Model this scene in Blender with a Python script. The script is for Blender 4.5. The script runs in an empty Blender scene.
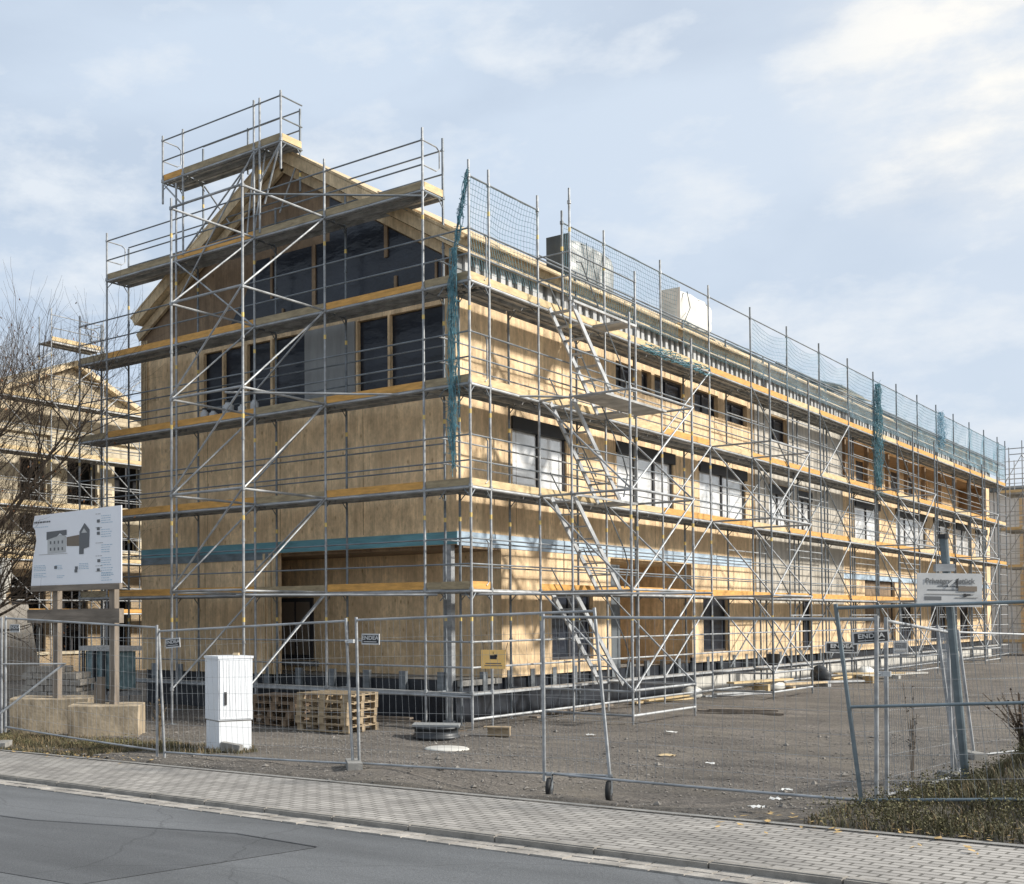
import bpy, math, random
from mathutils import Vector, Matrix
random.seed(7)
R = math.radians
scene = bpy.context.scene
col = scene.collection
H = 2.026                      # lift height of the scaffold
PI = math.pi

# ------------------------------------------------------------------ mesh helper
class MB:
    def __init__(s): s.v = []; s.f = []
    def add(s, vs, fs):
        n = len(s.v); s.v += [tuple(v) for v in vs]; s.f += [tuple(i + n for i in f) for f in fs]; return s
    def box(s, x0, x1, y0, y1, z0, z1):
        return s.add([(x0,y0,z0),(x1,y0,z0),(x1,y1,z0),(x0,y1,z0),(x0,y0,z1),(x1,y0,z1),(x1,y1,z1),(x0,y1,z1)],
                     [(0,3,2,1),(4,5,6,7),(0,1,5,4),(1,2,6,5),(2,3,7,6),(3,0,4,7)])
    def obox(s, c, ax, ay, az):
        c = Vector(c); ax = Vector(ax); ay = Vector(ay); az = Vector(az)
        vs = [c + ax*i + ay*j + az*k for k in (-1,1) for (i,j) in ((-1,-1),(1,-1),(1,1),(-1,1))]
        return s.add(vs, [(0,3,2,1),(4,5,6,7),(0,1,5,4),(1,2,6,5),(2,3,7,6),(3,0,4,7)])
    def rbox(s, c, hx, hy, hz, rz=0, tilt=0, roll=0):
        m = Matrix.Rotation(rz,3,'Z') @ Matrix.Rotation(tilt,3,'X') @ Matrix.Rotation(roll,3,'Y')
        return s.obox(c, m @ Vector((hx,0,0)), m @ Vector((0,hy,0)), m @ Vector((0,0,hz)))
    def tube(s, a, b, r, n=6, r2=None, caps=True):
        a = Vector(a); b = Vector(b); d = b - a
        if d.length < 1e-6: return s
        d.normalize(); u = d.cross(Vector((0,0,1)) if abs(d.z) < .9 else Vector((1,0,0))).normalized(); w = d.cross(u)
        r2 = r if r2 is None else r2
        vs = [a + (u*math.cos(2*PI*i/n) + w*math.sin(2*PI*i/n))*r for i in range(n)]
        vs += [b + (u*math.cos(2*PI*i/n) + w*math.sin(2*PI*i/n))*r2 for i in range(n)]
        fs = [(i, n+i, n+(i+1)%n, (i+1)%n) for i in range(n)]
        if caps: fs += [tuple(range(n)), tuple(range(2*n-1, n-1, -1))]
        return s.add(vs, fs)
    def path(s, pts, r, n=6):
        pts = [Vector(p) for p in pts]; vs = []; fs = []
        for k, p in enumerate(pts):
            d = (pts[min(k+1,len(pts)-1)] - pts[max(k-1,0)]).normalized()
            u = d.cross(Vector((0,0,1)) if abs(d.z) < .9 else Vector((1,0,0))).normalized(); w = d.cross(u)
            vs += [p + (u*math.cos(2*PI*i/n) + w*math.sin(2*PI*i/n))*r for i in range(n)]
        for k in range(len(pts)-1):
            fs += [(k*n+i, (k+1)*n+i, (k+1)*n+(i+1)%n, k*n+(i+1)%n) for i in range(n)]
        return s.add(vs, fs)
    def prism(s, poly, d):                      # poly: 3-D points, d: extrusion vector
        n = len(poly); d = Vector(d); p = [Vector(q) for q in poly]
        return s.add(p + [q + d for q in p], [tuple(range(n)), tuple(range(2*n-1,n-1,-1))] + [(i, n+i, n+(i+1)%n, (i+1)%n) for i in range(n)])
    def lathe(s, prof, c=(0,0,0), n=16):
        vs = []; fs = []; m = len(prof)
        for i in range(n):
            a = 2*PI*i/n
            vs += [(c[0]+r*math.cos(a), c[1]+r*math.sin(a), c[2]+z) for r, z in prof]
        for i in range(n):
            j = (i+1) % n
            fs += [(i*m+k, j*m+k, j*m+k+1, i*m+k+1) for k in range(m-1)]
        return s.add(vs, fs)
    def build(s, name, mat, parent=None, smooth=False, origin=None):
        o0 = Vector(parent.location) if parent is not None and parent.type == 'EMPTY' else (Vector(origin) if origin else Vector((0,0,0)))
        me = bpy.data.meshes.new(name)
        me.from_pydata([tuple(Vector(v) - o0) for v in s.v], [], s.f)
        me.validate()
        if mat: me.materials.append(mat)
        if smooth:
            for p in me.polygons: p.use_smooth = True
        o = bpy.data.objects.new(name, me); col.objects.link(o)
        if parent is not None:
            o.parent = parent
        else: o.location = o0
        return o

def fix_normals(o):
    import bmesh
    bm = bmesh.new(); bm.from_mesh(o.data); bmesh.ops.recalc_face_normals(bm, faces=bm.faces); bm.to_mesh(o.data); bm.free()

def tag(o, label=None, cat=None, group=None, kind=None):
    if label: o['label'] = label
    if cat: o['category'] = cat
    if group: o['group'] = group
    if kind: o['kind'] = kind
    return o
def thing(name, label, cat, loc=(0,0,0), group=None):
    o = bpy.data.objects.new(name, None); col.objects.link(o); o.location = loc; o.empty_display_size = .3
    return tag(o, label, cat, group)
def sub(name, mb, mat, parent, smooth=False):    # a sub-part under a mesh part that sits at its thing's origin
    base = parent.parent
    o = mb.build(name, mat, base, smooth); o.parent = parent; return o

# ------------------------------------------------------------------ materials
def mat(name, base=(.5,.5,.5), rough=.6, metal=0., var=.0, scale=(5,5,5), bump=0., bscale=None, dark=None, detail=4, spec=None, coat=0):
    m = bpy.data.materials.new(name); m.use_nodes = True
    nt = m.node_tree; b = nt.nodes['Principled BSDF']
    b.inputs['Roughness'].default_value = rough; b.inputs['Metallic'].default_value = metal
    if spec is not None: b.inputs['Specular IOR Level'].default_value = spec
    if coat: b.inputs['Coat Weight'].default_value = coat
    tc = nt.nodes.new('ShaderNodeTexCoord'); mp = nt.nodes.new('ShaderNodeMapping')
    mp.inputs['Scale'].default_value = scale; nt.links.new(tc.outputs['Object'], mp.inputs['Vector'])
    nz = nt.nodes.new('ShaderNodeTexNoise'); nz.inputs['Scale'].default_value = 1; nz.inputs['Detail'].default_value = detail
    nz.inputs['Roughness'].default_value = .62
    nt.links.new(mp.outputs[0], nz.inputs['Vector'])
    cr = nt.nodes.new('ShaderNodeValToRGB')
    d = dark if dark else tuple(c*(1-var) for c in base)
    l = tuple(min(1,c*(1+var*.7)) for c in base) if not dark else base
    cr.color_ramp.elements[0].position = .32; cr.color_ramp.elements[1].position = .68
    cr.color_ramp.elements[0].color = (*d,1); cr.color_ramp.elements[1].color = (*l,1)
    nt.links.new(nz.outputs[0], cr.inputs[0]); nt.links.new(cr.outputs[0], b.inputs['Base Color'])
    if bump:
        bp = nt.nodes.new('ShaderNodeBump'); bp.inputs['Strength'].default_value = bump; bp.inputs['Distance'].default_value = .02
        n2 = nt.nodes.new('ShaderNodeTexNoise'); n2.inputs['Scale'].default_value = 1; n2.inputs['Detail'].default_value = 5
        m2 = nt.nodes.new('ShaderNodeMapping'); m2.inputs['Scale'].default_value = bscale or tuple(4*s for s in scale)
        nt.links.new(tc.outputs['Object'], m2.inputs['Vector']); nt.links.new(m2.outputs[0], n2.inputs['Vector'])
        nt.links.new(n2.outputs[0], bp.inputs['Height']); nt.links.new(bp.outputs[0], b.inputs['Normal'])
    m['b'] = b.name
    return m

def nodes(m): return m.node_tree, m.node_tree.nodes['Principled BSDF']

def mixc(nt, fac, a, bcol, mode='MIX'):
    mx = nt.nodes.new('ShaderNodeMix'); mx.data_type = 'RGBA'; mx.blend_type = mode
    if isinstance(fac, (int,float)): mx.inputs[0].default_value = fac
    else: nt.links.new(fac, mx.inputs[0])
    for i, c in ((6,a),(7,bcol)):
        if isinstance(c, tuple): mx.inputs[i].default_value = (*c,1)
        else: nt.links.new(c, mx.inputs[i])
    return mx.outputs[2]

def timber(name, base, streak=.22, knots=True, board=.24):
    """cross laminated spruce: vertical boards of slightly different tone, fine grain, dark knots"""
    m = mat(name, base, .75, 0, streak, (5,5,.7), .12, (70,70,2.0), detail=6)
    nt, b = nodes(m)
    src = b.inputs['Base Color'].links[0].from_socket
    tc = nt.nodes.new('ShaderNodeTexCoord')
    mp = nt.nodes.new('ShaderNodeMapping'); mp.inputs['Scale'].default_value = (45,45,1.2)
    nt.links.new(tc.outputs['Object'], mp.inputs[0])
    g = nt.nodes.new('ShaderNodeTexNoise'); g.inputs['Scale'].default_value = 1; g.inputs['Detail'].default_value = 3
    nt.links.new(mp.outputs[0], g.inputs[0])
    r = nt.nodes.new('ShaderNodeMapRange'); r.inputs[1].default_value=.3; r.inputs[2].default_value=.7; r.inputs[3].default_value=.87; r.inputs[4].default_value=1.09
    nt.links.new(g.outputs[0], r.inputs[0])
    c1 = mixc(nt, 1.0, src, r.outputs[0], 'MULTIPLY')
    # boards: per board tone from a voronoi stretched vertically
    mp2 = nt.nodes.new('ShaderNodeMapping'); mp2.inputs['Scale'].default_value = (1/board,1/board,.22)
    nt.links.new(tc.outputs['Object'], mp2.inputs[0])
    v = nt.nodes.new('ShaderNodeTexVoronoi'); v.inputs['Scale'].default_value = 1; nt.links.new(mp2.outputs[0], v.inputs[0])
    r2 = nt.nodes.new('ShaderNodeMapRange'); r2.inputs[3].default_value=.86; r2.inputs[4].default_value=1.1
    sp = nt.nodes.new('ShaderNodeSeparateColor'); nt.links.new(v.outputs['Color'], sp.inputs[0]); nt.links.new(sp.outputs[0], r2.inputs[0])
    c2 = mixc(nt, 1.0, c1, r2.outputs[0], 'MULTIPLY')
    mpm = nt.nodes.new('ShaderNodeMapping'); mpm.inputs['Scale'].default_value = (9,9,5.5)
    nt.links.new(tc.outputs['Object'], mpm.inputs[0])
    nm = nt.nodes.new('ShaderNodeTexNoise'); nm.inputs['Scale'].default_value = 1; nm.inputs['Detail'].default_value = 5; nm.inputs['Roughness'].default_value = .7
    nt.links.new(mpm.outputs[0], nm.inputs[0])
    rm_ = nt.nodes.new('ShaderNodeMapRange'); rm_.inputs[1].default_value=.32; rm_.inputs[2].default_value=.68; rm_.inputs[3].default_value=.74; rm_.inputs[4].default_value=1.2
    nt.links.new(nm.outputs[0], rm_.inputs[0])
    c2 = mixc(nt, 1.0, c2, rm_.outputs[0], 'MULTIPLY')
    if knots:
        mp3 = nt.nodes.new('ShaderNodeMapping'); mp3.inputs['Scale'].default_value = (5.2,5.2,2.6)
        nt.links.new(tc.outputs['Object'], mp3.inputs[0])
        k = nt.nodes.new('ShaderNodeTexVoronoi'); k.inputs['Scale'].default_value = 1; nt.links.new(mp3.outputs[0], k.inputs[0])
        r3 = nt.nodes.new('ShaderNodeMapRange'); r3.inputs[1].default_value=.05; r3.inputs[2].default_value=.17; r3.inputs[3].default_value=.75; r3.inputs[4].default_value=0
        nt.links.new(k.outputs['Distance'], r3.inputs[0])
        c2 = mixc(nt, r3.outputs[0], c2, (base[0]*.35, base[1]*.27, base[2]*.2))
        # faint large weather stains
        mp4 = nt.nodes.new('ShaderNodeMapping'); mp4.inputs['Scale'].default_value = (1.6,1.6,.8)
        nt.links.new(tc.outputs['Object'], mp4.inputs[0])
        s4 = nt.nodes.new('ShaderNodeTexNoise'); s4.inputs['Scale'].default_value = 1; s4.inputs['Detail'].default_value=6; nt.links.new(mp4.outputs[0], s4.inputs[0])
        r4 = nt.nodes.new('ShaderNodeMapRange'); r4.inputs[1].default_value=.4; r4.inputs[2].default_value=.62; r4.inputs[3].default_value=0; r4.inputs[4].default_value=.5
        nt.links.new(s4.outputs[0], r4.inputs[0])
        c2 = mixc(nt, r4.outputs[0], c2, (base[0]*.62, base[1]*.58, base[2]*.55))
    nt.links.new(c2, b.inputs['Base Color'])
    return m

M = {}
M['clt'] = timber('spruce_panel', (.84,.62,.37), .22)
M['clt_brown'] = timber('brown_and_shaded_spruce', (.27,.185,.11))  # brown timber; shade of gable top and loggia is put into this colour
M['timber'] = timber('timber_board', (.60,.46,.28), knots=False, board=.5)
M['timber_pale'] = timber('pale_timber', (.72,.57,.36), knots=False, board=.5)
M['osb'] = mat('roof_sheathing', (.36,.25,.14), .8, 0, .3, (6,6,6), .2)
M['steel'] = mat('galvanized_steel', (.36,.37,.375), .55, .35, .38, (2.5,2.5,6), .05)
M['steel_dark'] = mat('weathered_steel_tube', (.21,.23,.245), .55, .4, .35, (2,2,6), .05)
M['steel_blue'] = mat('bluish_steel_tube', (.17,.21,.23), .5, .3, .3, (3,3,6), .05)
M['alu'] = mat('bright_aluminium', (.52,.53,.53), .45, .35, .25, (3,3,3), .03)
M['deck'] = mat('deck_steel', (.40,.40,.39), .62, .3, .4, (3,3,3), .1)
M['toe'] = mat('weathered_toe_board', (.34,.27,.165), .8, 0, .35, (3,3,12), .15)
M['toe_orange'] = mat('orange_toe_board', (.62,.33,.085), .7, 0, .28, (3,3,14), .1)
M['toe_light'] = mat('pale_toe_board', (.62,.47,.26), .8, 0, .25, (3,3,12), .15)
M['band'] = mat('yellow_band', (.75,.55,.18), .5, 0, .2)
M['film'] = mat('dark_protective_film', (.012,.016,.026), .32, 0, .5, (.8,.8,.8), .55, (1.6,1.6,3.2))
for _n in M['film'].node_tree.nodes:
    if _n.type=='BUMP': _n.inputs['Distance'].default_value=.09
M['glass_reflection'] = mat('pane_painted_reflection', (.90,.90,.87), .14, .25, .2, (1.5,1.5,3), .25, (1.3,1.3,1.3))  # near-white base colour paints the bright sky reflection into the glass
M['frame_dark'] = mat('dark_window_frame', (.045,.045,.05), .5)
M['shutter_box'] = mat('black_shutter_box', (.012,.013,.015), .5)
M['blue'] = mat('blue_membrane', (.13,.32,.37), .55, 0, .25, (1.2,1.2,6), .5, (3,3,14))
M['blue_pale'] = mat('pale_blue_membrane', (.45,.56,.66), .5, 0, .3, (1.2,1.2,6), .5, (3,3,14))
M['bitumen'] = mat('dark_waterproofing', (.018,.022,.03), .45, 0, .5, (2,2,2), .3)
M['grey_panel'] = mat('grey_panel', (.27,.275,.27), .65, 0, .16, (5,5,.8), .1)
M['white_plinth'] = mat('white_plinth', (.55,.53,.48), .8, 0, .2, (2,2,2), .2)
M['felt'] = mat('roof_felt', (.12,.14,.15), .8, 0, .3, (2,2,2), .2)
M['concrete'] = mat('stained_concrete', (.36,.29,.20), .9, 0, .62, (3.2,3.2,1.3), .5, (14,14,14), detail=8)
M['concrete_grey'] = mat('grey_concrete', (.26,.25,.23), .9, 0, .25, (5,5,5), .5, (20,20,20))
M['white_paint'] = mat('white_cabinet_paint', (.74,.76,.78), .42, 0, .04, (3,3,3), .03)
M['white'] = mat('white_board_face', (.86,.86,.88), .5, 0, .04, (1,1,1))
M['sign_grey'] = mat('dusty_sign_face', (.52,.52,.51), .6, 0, .14, (4,4,4))
M['ink'] = mat('dark_print', (.06,.065,.075), .6)
M['ink_black'] = mat('black_print', (.02,.02,.022), .6)
M['ink_blue'] = mat('pale_blue_print', (.38,.52,.62), .6)
M['print_grey'] = mat('grey_print', (.35,.34,.32), .6)
M['print_mid'] = mat('mid_grey_print', (.14,.145,.15), .6)
M['print_brown'] = mat('brown_print', (.20,.16,.12), .6)
M['sign_yellow'] = mat('yellow_sign_face', (.95,.60,.20), .55, 0, .1)
M['rubber'] = mat('black_rubber', (.02,.02,.02), .7, 0, .3)
M['plastic_black'] = mat('black_plastic', (.03,.033,.036), .45, 0, .3)
M['wood_grey'] = mat('weathered_grey_wood', (.23,.19,.15), .85, 0, .35, (8,8,1.2), .4, (30,30,3))
M['wood_grey_h'] = mat('weathered_grey_beam', (.23,.19,.15), .85, 0, .35, (1.2,8,8), .4, (3,30,30))
M['pallet'] = mat('pallet_wood', (.34,.26,.165), .85, 0, .35, (5,5,9), .3)
M['pallet_old'] = mat('old_pallet_wood', (.20,.14,.09), .85, 0, .4, (5,5,9), .3)
M['stone'] = mat('paving_stone', (.30,.275,.24), .9, 0, .2, (8,8,8), .3)
M['brick'] = None
M['net'] = mat('teal_net', (.12,.27,.32), .7, 0, .5, (9,9,9))
M['net_pale'] = mat('blue_net', (.26,.44,.54), .6)
M['silver_wrap'] = mat('silver_wrap', (.36,.36,.34), .32, .3, .75, (1.6,1.6,1.1), 1.0, (2.4,2.4,1.3))
M['wrap_dark'] = mat('dark_wrap', (.045,.055,.06), .35, .1, .5, (2,2,1), .8, (4,4,2))
M['white_wrap'] = mat('white_wrap', (.66,.65,.60), .45, 0, .12, (1.5,1.5,1.5), .7, (2.5,2.5,1.5))
M['paper'] = mat('white_litter', (.75,.74,.70), .8)
M['bark'] = mat('tree_bark', (.13,.095,.065), .9, 0, .35, (10,10,3), .4)
M['leaf'] = mat('brown_leaf', (.30,.13,.05), .8, 0, .4, (40,40,40))
M['leaf_yellow'] = mat('fallen_leaf', (.50,.34,.14), .8, 0, .45, (9,9,9))
M['grass'] = mat('grass', (.10,.09,.045), .8, 0, .55, (2.2,2.2,2.2))
M['weed_leaf'] = mat('weed_leaf', (.15,.135,.06), .8, 0, .55, (3,3,3))
M['grass_dry'] = mat('dry_grass', (.24,.17,.09), .85, 0, .4, (2.5,2.5,2.5))
M['pebble'] = mat('gravel_stone', (.22,.20,.175), .9, 0, .5, (14,14,14))
M['glass_green'] = mat('pallet_cage_glass', (.20,.30,.32), .3, .1, .4, (5,5,5))
M['plaster'] = mat('pale_plaster', (.58,.50,.36), .85, 0, .42, (1.3,1.3,1.6), .3, (6,6,6), detail=8)
M['black_void'] = mat('dark_room', (.012,.012,.014), .9)
M['door_grey'] = mat('grey_door', (.12,.135,.145), .5, 0, .1)

def brick_mat(name, c1, c2, mortar, sx, sz, row=.065, w=.22):
    m = mat(name, c1, .9); nt, b = nodes(m)
    tc = nt.nodes.new('ShaderNodeTexCoord'); sp = nt.nodes.new('ShaderNodeSeparateXYZ'); cb = nt.nodes.new('ShaderNodeCombineXYZ')
    nt.links.new(tc.outputs['Object'], sp.inputs[0]); nt.links.new(sp.outputs[sx], cb.inputs[0]); nt.links.new(sp.outputs[sz], cb.inputs[1])
    br = nt.nodes.new('ShaderNodeTexBrick'); nt.links.new(cb.outputs[0], br.inputs[0]); br.inputs['Scale'].default_value = 1
    br.inputs['Color1'].default_value = (*c1,1); br.inputs['Color2'].default_value = (*c2,1); br.inputs['Mortar'].default_value = (*mortar,1)
    br.inputs['Mortar Size'].default_value = .012; br.inputs['Brick Width'].default_value = w; br.inputs['Row Height'].default_value = row
    nz = nt.nodes.new('ShaderNodeTexNoise'); nz.inputs['Scale'].default_value = 1.6; nz.inputs['Detail'].default_value = 7
    nt.links.new(tc.outputs['Object'], nz.inputs[0])
    r = nt.nodes.new('ShaderNodeMapRange'); r.inputs[1].default_value=.3; r.inputs[2].default_value=.7; r.inputs[3].default_value=.72; r.inputs[4].default_value=1.15
    nt.links.new(nz.outputs[0], r.inputs[0])
    c = mixc(nt, 1., br.outputs[0], r.outputs[0], 'MULTIPLY'); nt.links.new(c, b.inputs['Base Color'])
    bp = nt.nodes.new('ShaderNodeBump'); bp.inputs['Strength'].default_value=.5; bp.inputs['Distance'].default_value=.01; bp.invert = True
    nt.links.new(br.outputs['Fac'], bp.inputs['Height']); nt.links.new(bp.outputs[0], b.inputs['Normal'])
    return m
M['brick'] = brick_mat('pale_brick', (.36,.26,.155), (.44,.33,.20), (.28,.22,.15), 1, 2)
M['brick_light'] = brick_mat('light_brick', (.50,.41,.28), (.62,.53,.38), (.36,.30,.22), 1, 2, .2, .42)
def street_uv(m):
    """rotate the texture into the street's direction"""
    for n in m.node_tree.nodes:
        if n.type == 'TEX_BRICK':
            src = n.inputs[0].links[0].from_socket
            mp = m.node_tree.nodes.new('ShaderNodeMapping'); mp.inputs['Rotation'].default_value[2] = R(5.0)
            m.node_tree.links.new(src, mp.inputs[0]); m.node_tree.links.new(mp.outputs[0], n.inputs[0])
M['paving'] = brick_mat('paving_blocks', (.39,.365,.33), (.29,.27,.245), (.12,.11,.095), 0, 1, .105, .21)
street_uv(M['paving'])

def gravel_mat():
    m = mat('site_gravel', (.155,.136,.116), .95, 0, .3, (.5,.5,.5), 0, detail=8); nt, b = nodes(m)
    src = b.inputs['Base Color'].links[0].from_socket
    tc = nt.nodes.new('ShaderNodeTexCoord')
    def nz(sc, det, lo, hi, o0, o1):
        n = nt.nodes.new('ShaderNodeTexNoise'); n.inputs['Scale'].default_value = sc; n.inputs['Detail'].default_value = det; n.inputs['Roughness'].default_value=.7
        nt.links.new(tc.outputs['Object'], n.inputs[0])
        r = nt.nodes.new('ShaderNodeMapRange'); r.inputs[1].default_value=lo; r.inputs[2].default_value=hi; r.inputs[3].default_value=o0; r.inputs[4].default_value=o1
        nt.links.new(n.outputs[0], r.inputs[0]); return r.outputs[0], n.outputs[0]
    a, an = nz(20, 9, .34, .66, .42, 1.65)
    c = mixc(nt, 1., src, a, 'MULTIPLY')
    bm, _ = nz(.9, 6, .45, .65, 0, .65)
    c = mixc(nt, bm, c, (.19,.165,.13))
    st = nt.nodes.new('ShaderNodeMapping'); st.inputs['Rotation'].default_value[2]=R(-62); st.inputs['Scale'].default_value=(.35,3.2,1); nt.links.new(tc.outputs['Object'], st.inputs[0])
    sn = nt.nodes.new('ShaderNodeTexNoise'); sn.inputs['Scale'].default_value=1; sn.inputs['Detail'].default_value=8; sn.inputs['Roughness'].default_value=.65; nt.links.new(st.outputs[0], sn.inputs[0])
    sr = nt.nodes.new('ShaderNodeMapRange'); sr.inputs[1].default_value=.36; sr.inputs[2].default_value=.64; sr.inputs[3].default_value=.78; sr.inputs[4].default_value=1.22; nt.links.new(sn.outputs[0], sr.inputs[0])
    c = mixc(nt, 1., c, sr.outputs[0], 'MULTIPLY')
    v = nt.nodes.new('ShaderNodeTexVoronoi'); v.inputs['Scale'].default_value = 22; nt.links.new(tc.outputs['Object'], v.inputs[0])
    r = nt.nodes.new('ShaderNodeMapRange'); r.inputs[1].default_value=.0; r.inputs[2].default_value=.28; r.inputs[3].default_value=.55; r.inputs[4].default_value=0
    nt.links.new(v.outputs['Distance'], r.inputs[0])
    sp = nt.nodes.new('ShaderNodeSeparateColor'); nt.links.new(v.outputs['Color'], sp.inputs[0])
    mu = nt.nodes.new('ShaderNodeMath'); mu.operation = 'MULTIPLY'; nt.links.new(r.outputs[0], mu.inputs[0]); nt.links.new(sp.outputs[0], mu.inputs[1])
    c = mixc(nt, mu.outputs[0], c, (.34,.32,.29))
    nt.links.new(c, b.inputs['Base Color'])
    bp = nt.nodes.new('ShaderNodeBump'); bp.inputs['Strength'].default_value=1.0; bp.inputs['Distance'].default_value=.07
    nt.links.new(an, bp.inputs['Height']); nt.links.new(bp.outputs[0], b.inputs['Normal'])
    return m
M['gravel'] = gravel_mat()
def asphalt(name, base):
    m = mat(name, base, .88, 0, .12, (.45,.45,.45), .35, (90,90,90), detail=8); nt, b = nodes(m)
    src = b.inputs['Base Color'].links[0].from_socket
    tc = nt.nodes.new('ShaderNodeTexCoord')
    n = nt.nodes.new('ShaderNodeTexNoise'); n.inputs['Scale'].default_value = 55; n.inputs['Detail'].default_value=4; nt.links.new(tc.outputs['Object'], n.inputs[0])
    r = nt.nodes.new('ShaderNodeMapRange'); r.inputs[1].default_value=.3; r.inputs[2].default_value=.7; r.inputs[3].default_value=.78; r.inputs[4].default_value=1.22
    nt.links.new(n.outputs[0], r.inputs[0])
    c = mixc(nt, 1., src, r.outputs[0], 'MULTIPLY')
    wn = nt.nodes.new('ShaderNodeTexNoise'); wn.inputs['Scale'].default_value=1.1; wn.inputs['Detail'].default_value=6; nt.links.new(tc.outputs['Object'], wn.inputs[0])
    vm = nt.nodes.new('ShaderNodeMix'); vm.data_type='VECTOR'; vm.inputs[0].default_value=.35; nt.links.new(tc.outputs['Object'], vm.inputs[4]); nt.links.new(wn.outputs['Color'], vm.inputs[5])
    vo = nt.nodes.new('ShaderNodeTexVoronoi'); vo.feature='DISTANCE_TO_EDGE'; vo.inputs['Scale'].default_value=.55; nt.links.new(vm.outputs[1], vo.inputs[0])
    rc_ = nt.nodes.new('ShaderNodeMapRange'); rc_.inputs[1].default_value=.0; rc_.inputs[2].default_value=.006; rc_.inputs[3].default_value=.55; rc_.inputs[4].default_value=0
    nt.links.new(vo.outputs['Distance'], rc_.inputs[0])
    c = mixc(nt, rc_.outputs[0], c, tuple(x*.45 for x in base))
    st = nt.nodes.new('ShaderNodeMapping'); st.inputs['Rotation'].default_value[2]=R(5); st.inputs['Scale'].default_value=(.22,1.6,1); nt.links.new(tc.outputs['Object'], st.inputs[0])
    sn = nt.nodes.new('ShaderNodeTexNoise'); sn.inputs['Scale'].default_value=1; sn.inputs['Detail'].default_value=7; nt.links.new(st.outputs[0], sn.inputs[0])
    sr = nt.nodes.new('ShaderNodeMapRange'); sr.inputs[1].default_value=.35; sr.inputs[2].default_value=.65; sr.inputs[3].default_value=.82; sr.inputs[4].default_value=1.18; nt.links.new(sn.outputs[0], sr.inputs[0])
    nt.links.new(mixc(nt, 1., c, sr.outputs[0], 'MULTIPLY'), b.inputs['Base Color']); return m
M['asphalt'] = asphalt('asphalt', (.125,.129,.132))
M['asphalt_dark'] = asphalt('dark_asphalt', (.098,.101,.104))
M['kerb'] = mat('kerb_stone', (.27,.25,.22), .9, 0, .3, (5,5,5), .4, (25,25,25))
M['sett'] = mat('gutter_sett', (.36,.33,.29), .9, 0, .42, (3.3,3.3,3.3), .4, (30,30,30))

def grey_foil():
    m = mat('grey_sheeting', (.54,.49,.41), .42, 0, .42, (3.5,3.5,.35), .5, (5,5,.5), detail=6)
    return m
M['foil'] = grey_foil()

# ------------------------------------------------------------------ ground
def smooth(t): t = min(1, max(0, t)); return t*t*(3-2*t)
def zs(X): return -.72 + .028*(max(-40, min(40, X)) + 2)
def kerbY(X): return -9.98 - .0875*X
def g(X, Y):
    t = smooth((-1 - Y)/5); z = zs(X)*t - .70*(1-t)
    z -= .20*smooth((X-3.0)/2)*(1-smooth((X-7.4)/1.2))*smooth((Y+8.0)/.9)*(1-smooth((Y+6)/4))
    if X > 9.2: z += 1.0*smooth((X-9.35)/1.5)*smooth((Y+8.0)/4.5)*(1-smooth((Y+.5)/4))
    return z
def nz2(x, y):
    from mathutils import noise
    return noise.noise(Vector((x,y,0)))
def axis(lo, hi, f0, f1, st):
    a = []; x = f0
    while x <= f1: a.append(x); x += st
    s = st; x = f1
    while x < hi: s *= 1.35; x = min(hi, x+s); a.append(x)
    s = st; x = f0
    while x > lo: s *= 1.35; x = max(lo, x-s); a.insert(0, x)
    return a
xs = axis(-600, 600, -12, 14, .22); ys = axis(-300, 900, -9.2, 22, .22)
mb = MB()
for y in ys:
    for x in xs:
        z = g(x, y)
        if y > kerbY(x) + 2.35: z += .05*nz2(x*.9, y*.9) + .022*nz2(x*3.2, y*3.2)
        else: z -= .25
        mb.v.append((x, y, z))
n = len(xs)
for j in range(len(ys)-1):
    for i in range(n-1): mb.f.append((j*n+i, j*n+i+1, (j+1)*n+i+1, (j+1)*n+i))
tag(mb.build('ground', M['gravel'], smooth=True), kind='structure')

# strips that follow the street: v = distance from the kerb line towards the building
def strip(name, v0, v1, dz, m, x0=-60, x1=60, step=1.0, thick=None, jag=0):
    mb = MB(); k = int((x1-x0)/step)
    for i in range(k+1):
        x = x0 + (x1-x0)*i/k
        j = jag*nz2(x*1.7, 3.3)
        mb.v += [(x, kerbY(x)+v0, zs(x)+dz), (x, kerbY(x)+v1+j, zs(x)+dz)]
    for i in range(k): mb.f.append((2*i, 2*i+2, 2*i+3, 2*i+1))
    return tag(mb.build(name, m), kind='structure')
strip('pavement', 0.12, 2.12, .0, M['paving'], step=.25, jag=.07)
strip('pavement_edging', 2.10, 2.20, .012, M['concrete_grey'], step=.5)
strip('road', -9.5, .0, -.05, M['asphalt'])
strip('far_pavement', -14, -9.5, -.05, M['paving'])
mb = MB()
for p in ((318,0),): pass
PATCH = [(5.80,-11.62),(4.66,-11.47),(2.15,-12.0),(-6,-11.9),(-6,-14.2),(5.3,-13.9)]
mb.v = [(x,y,zs(x)-.046) for x,y in PATCH]; mb.f = [tuple(range(len(PATCH)))[::-1]]
tag(mb.build('road_patch', M['asphalt_dark']), kind='structure')
mb = MB()
for a, b in zip(PATCH[:4], PATCH[1:4]):
    d = (Vector(b)-Vector(a)).normalized(); pv = Vector((-d.y,d.x))*.012
    mb.add([(a[0]-pv.x,a[1]-pv.y,zs(a[0])-.042),(a[0]+pv.x,a[1]+pv.y,zs(a[0])-.042),(b[0]+pv.x,b[1]+pv.y,zs(b[0])-.042),(b[0]-pv.x,b[1]-pv.y,zs(b[0])-.042)],[(0,1,2,3)])
tag(mb.build('road_seam', M['bitumen']), kind='structure')
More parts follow.
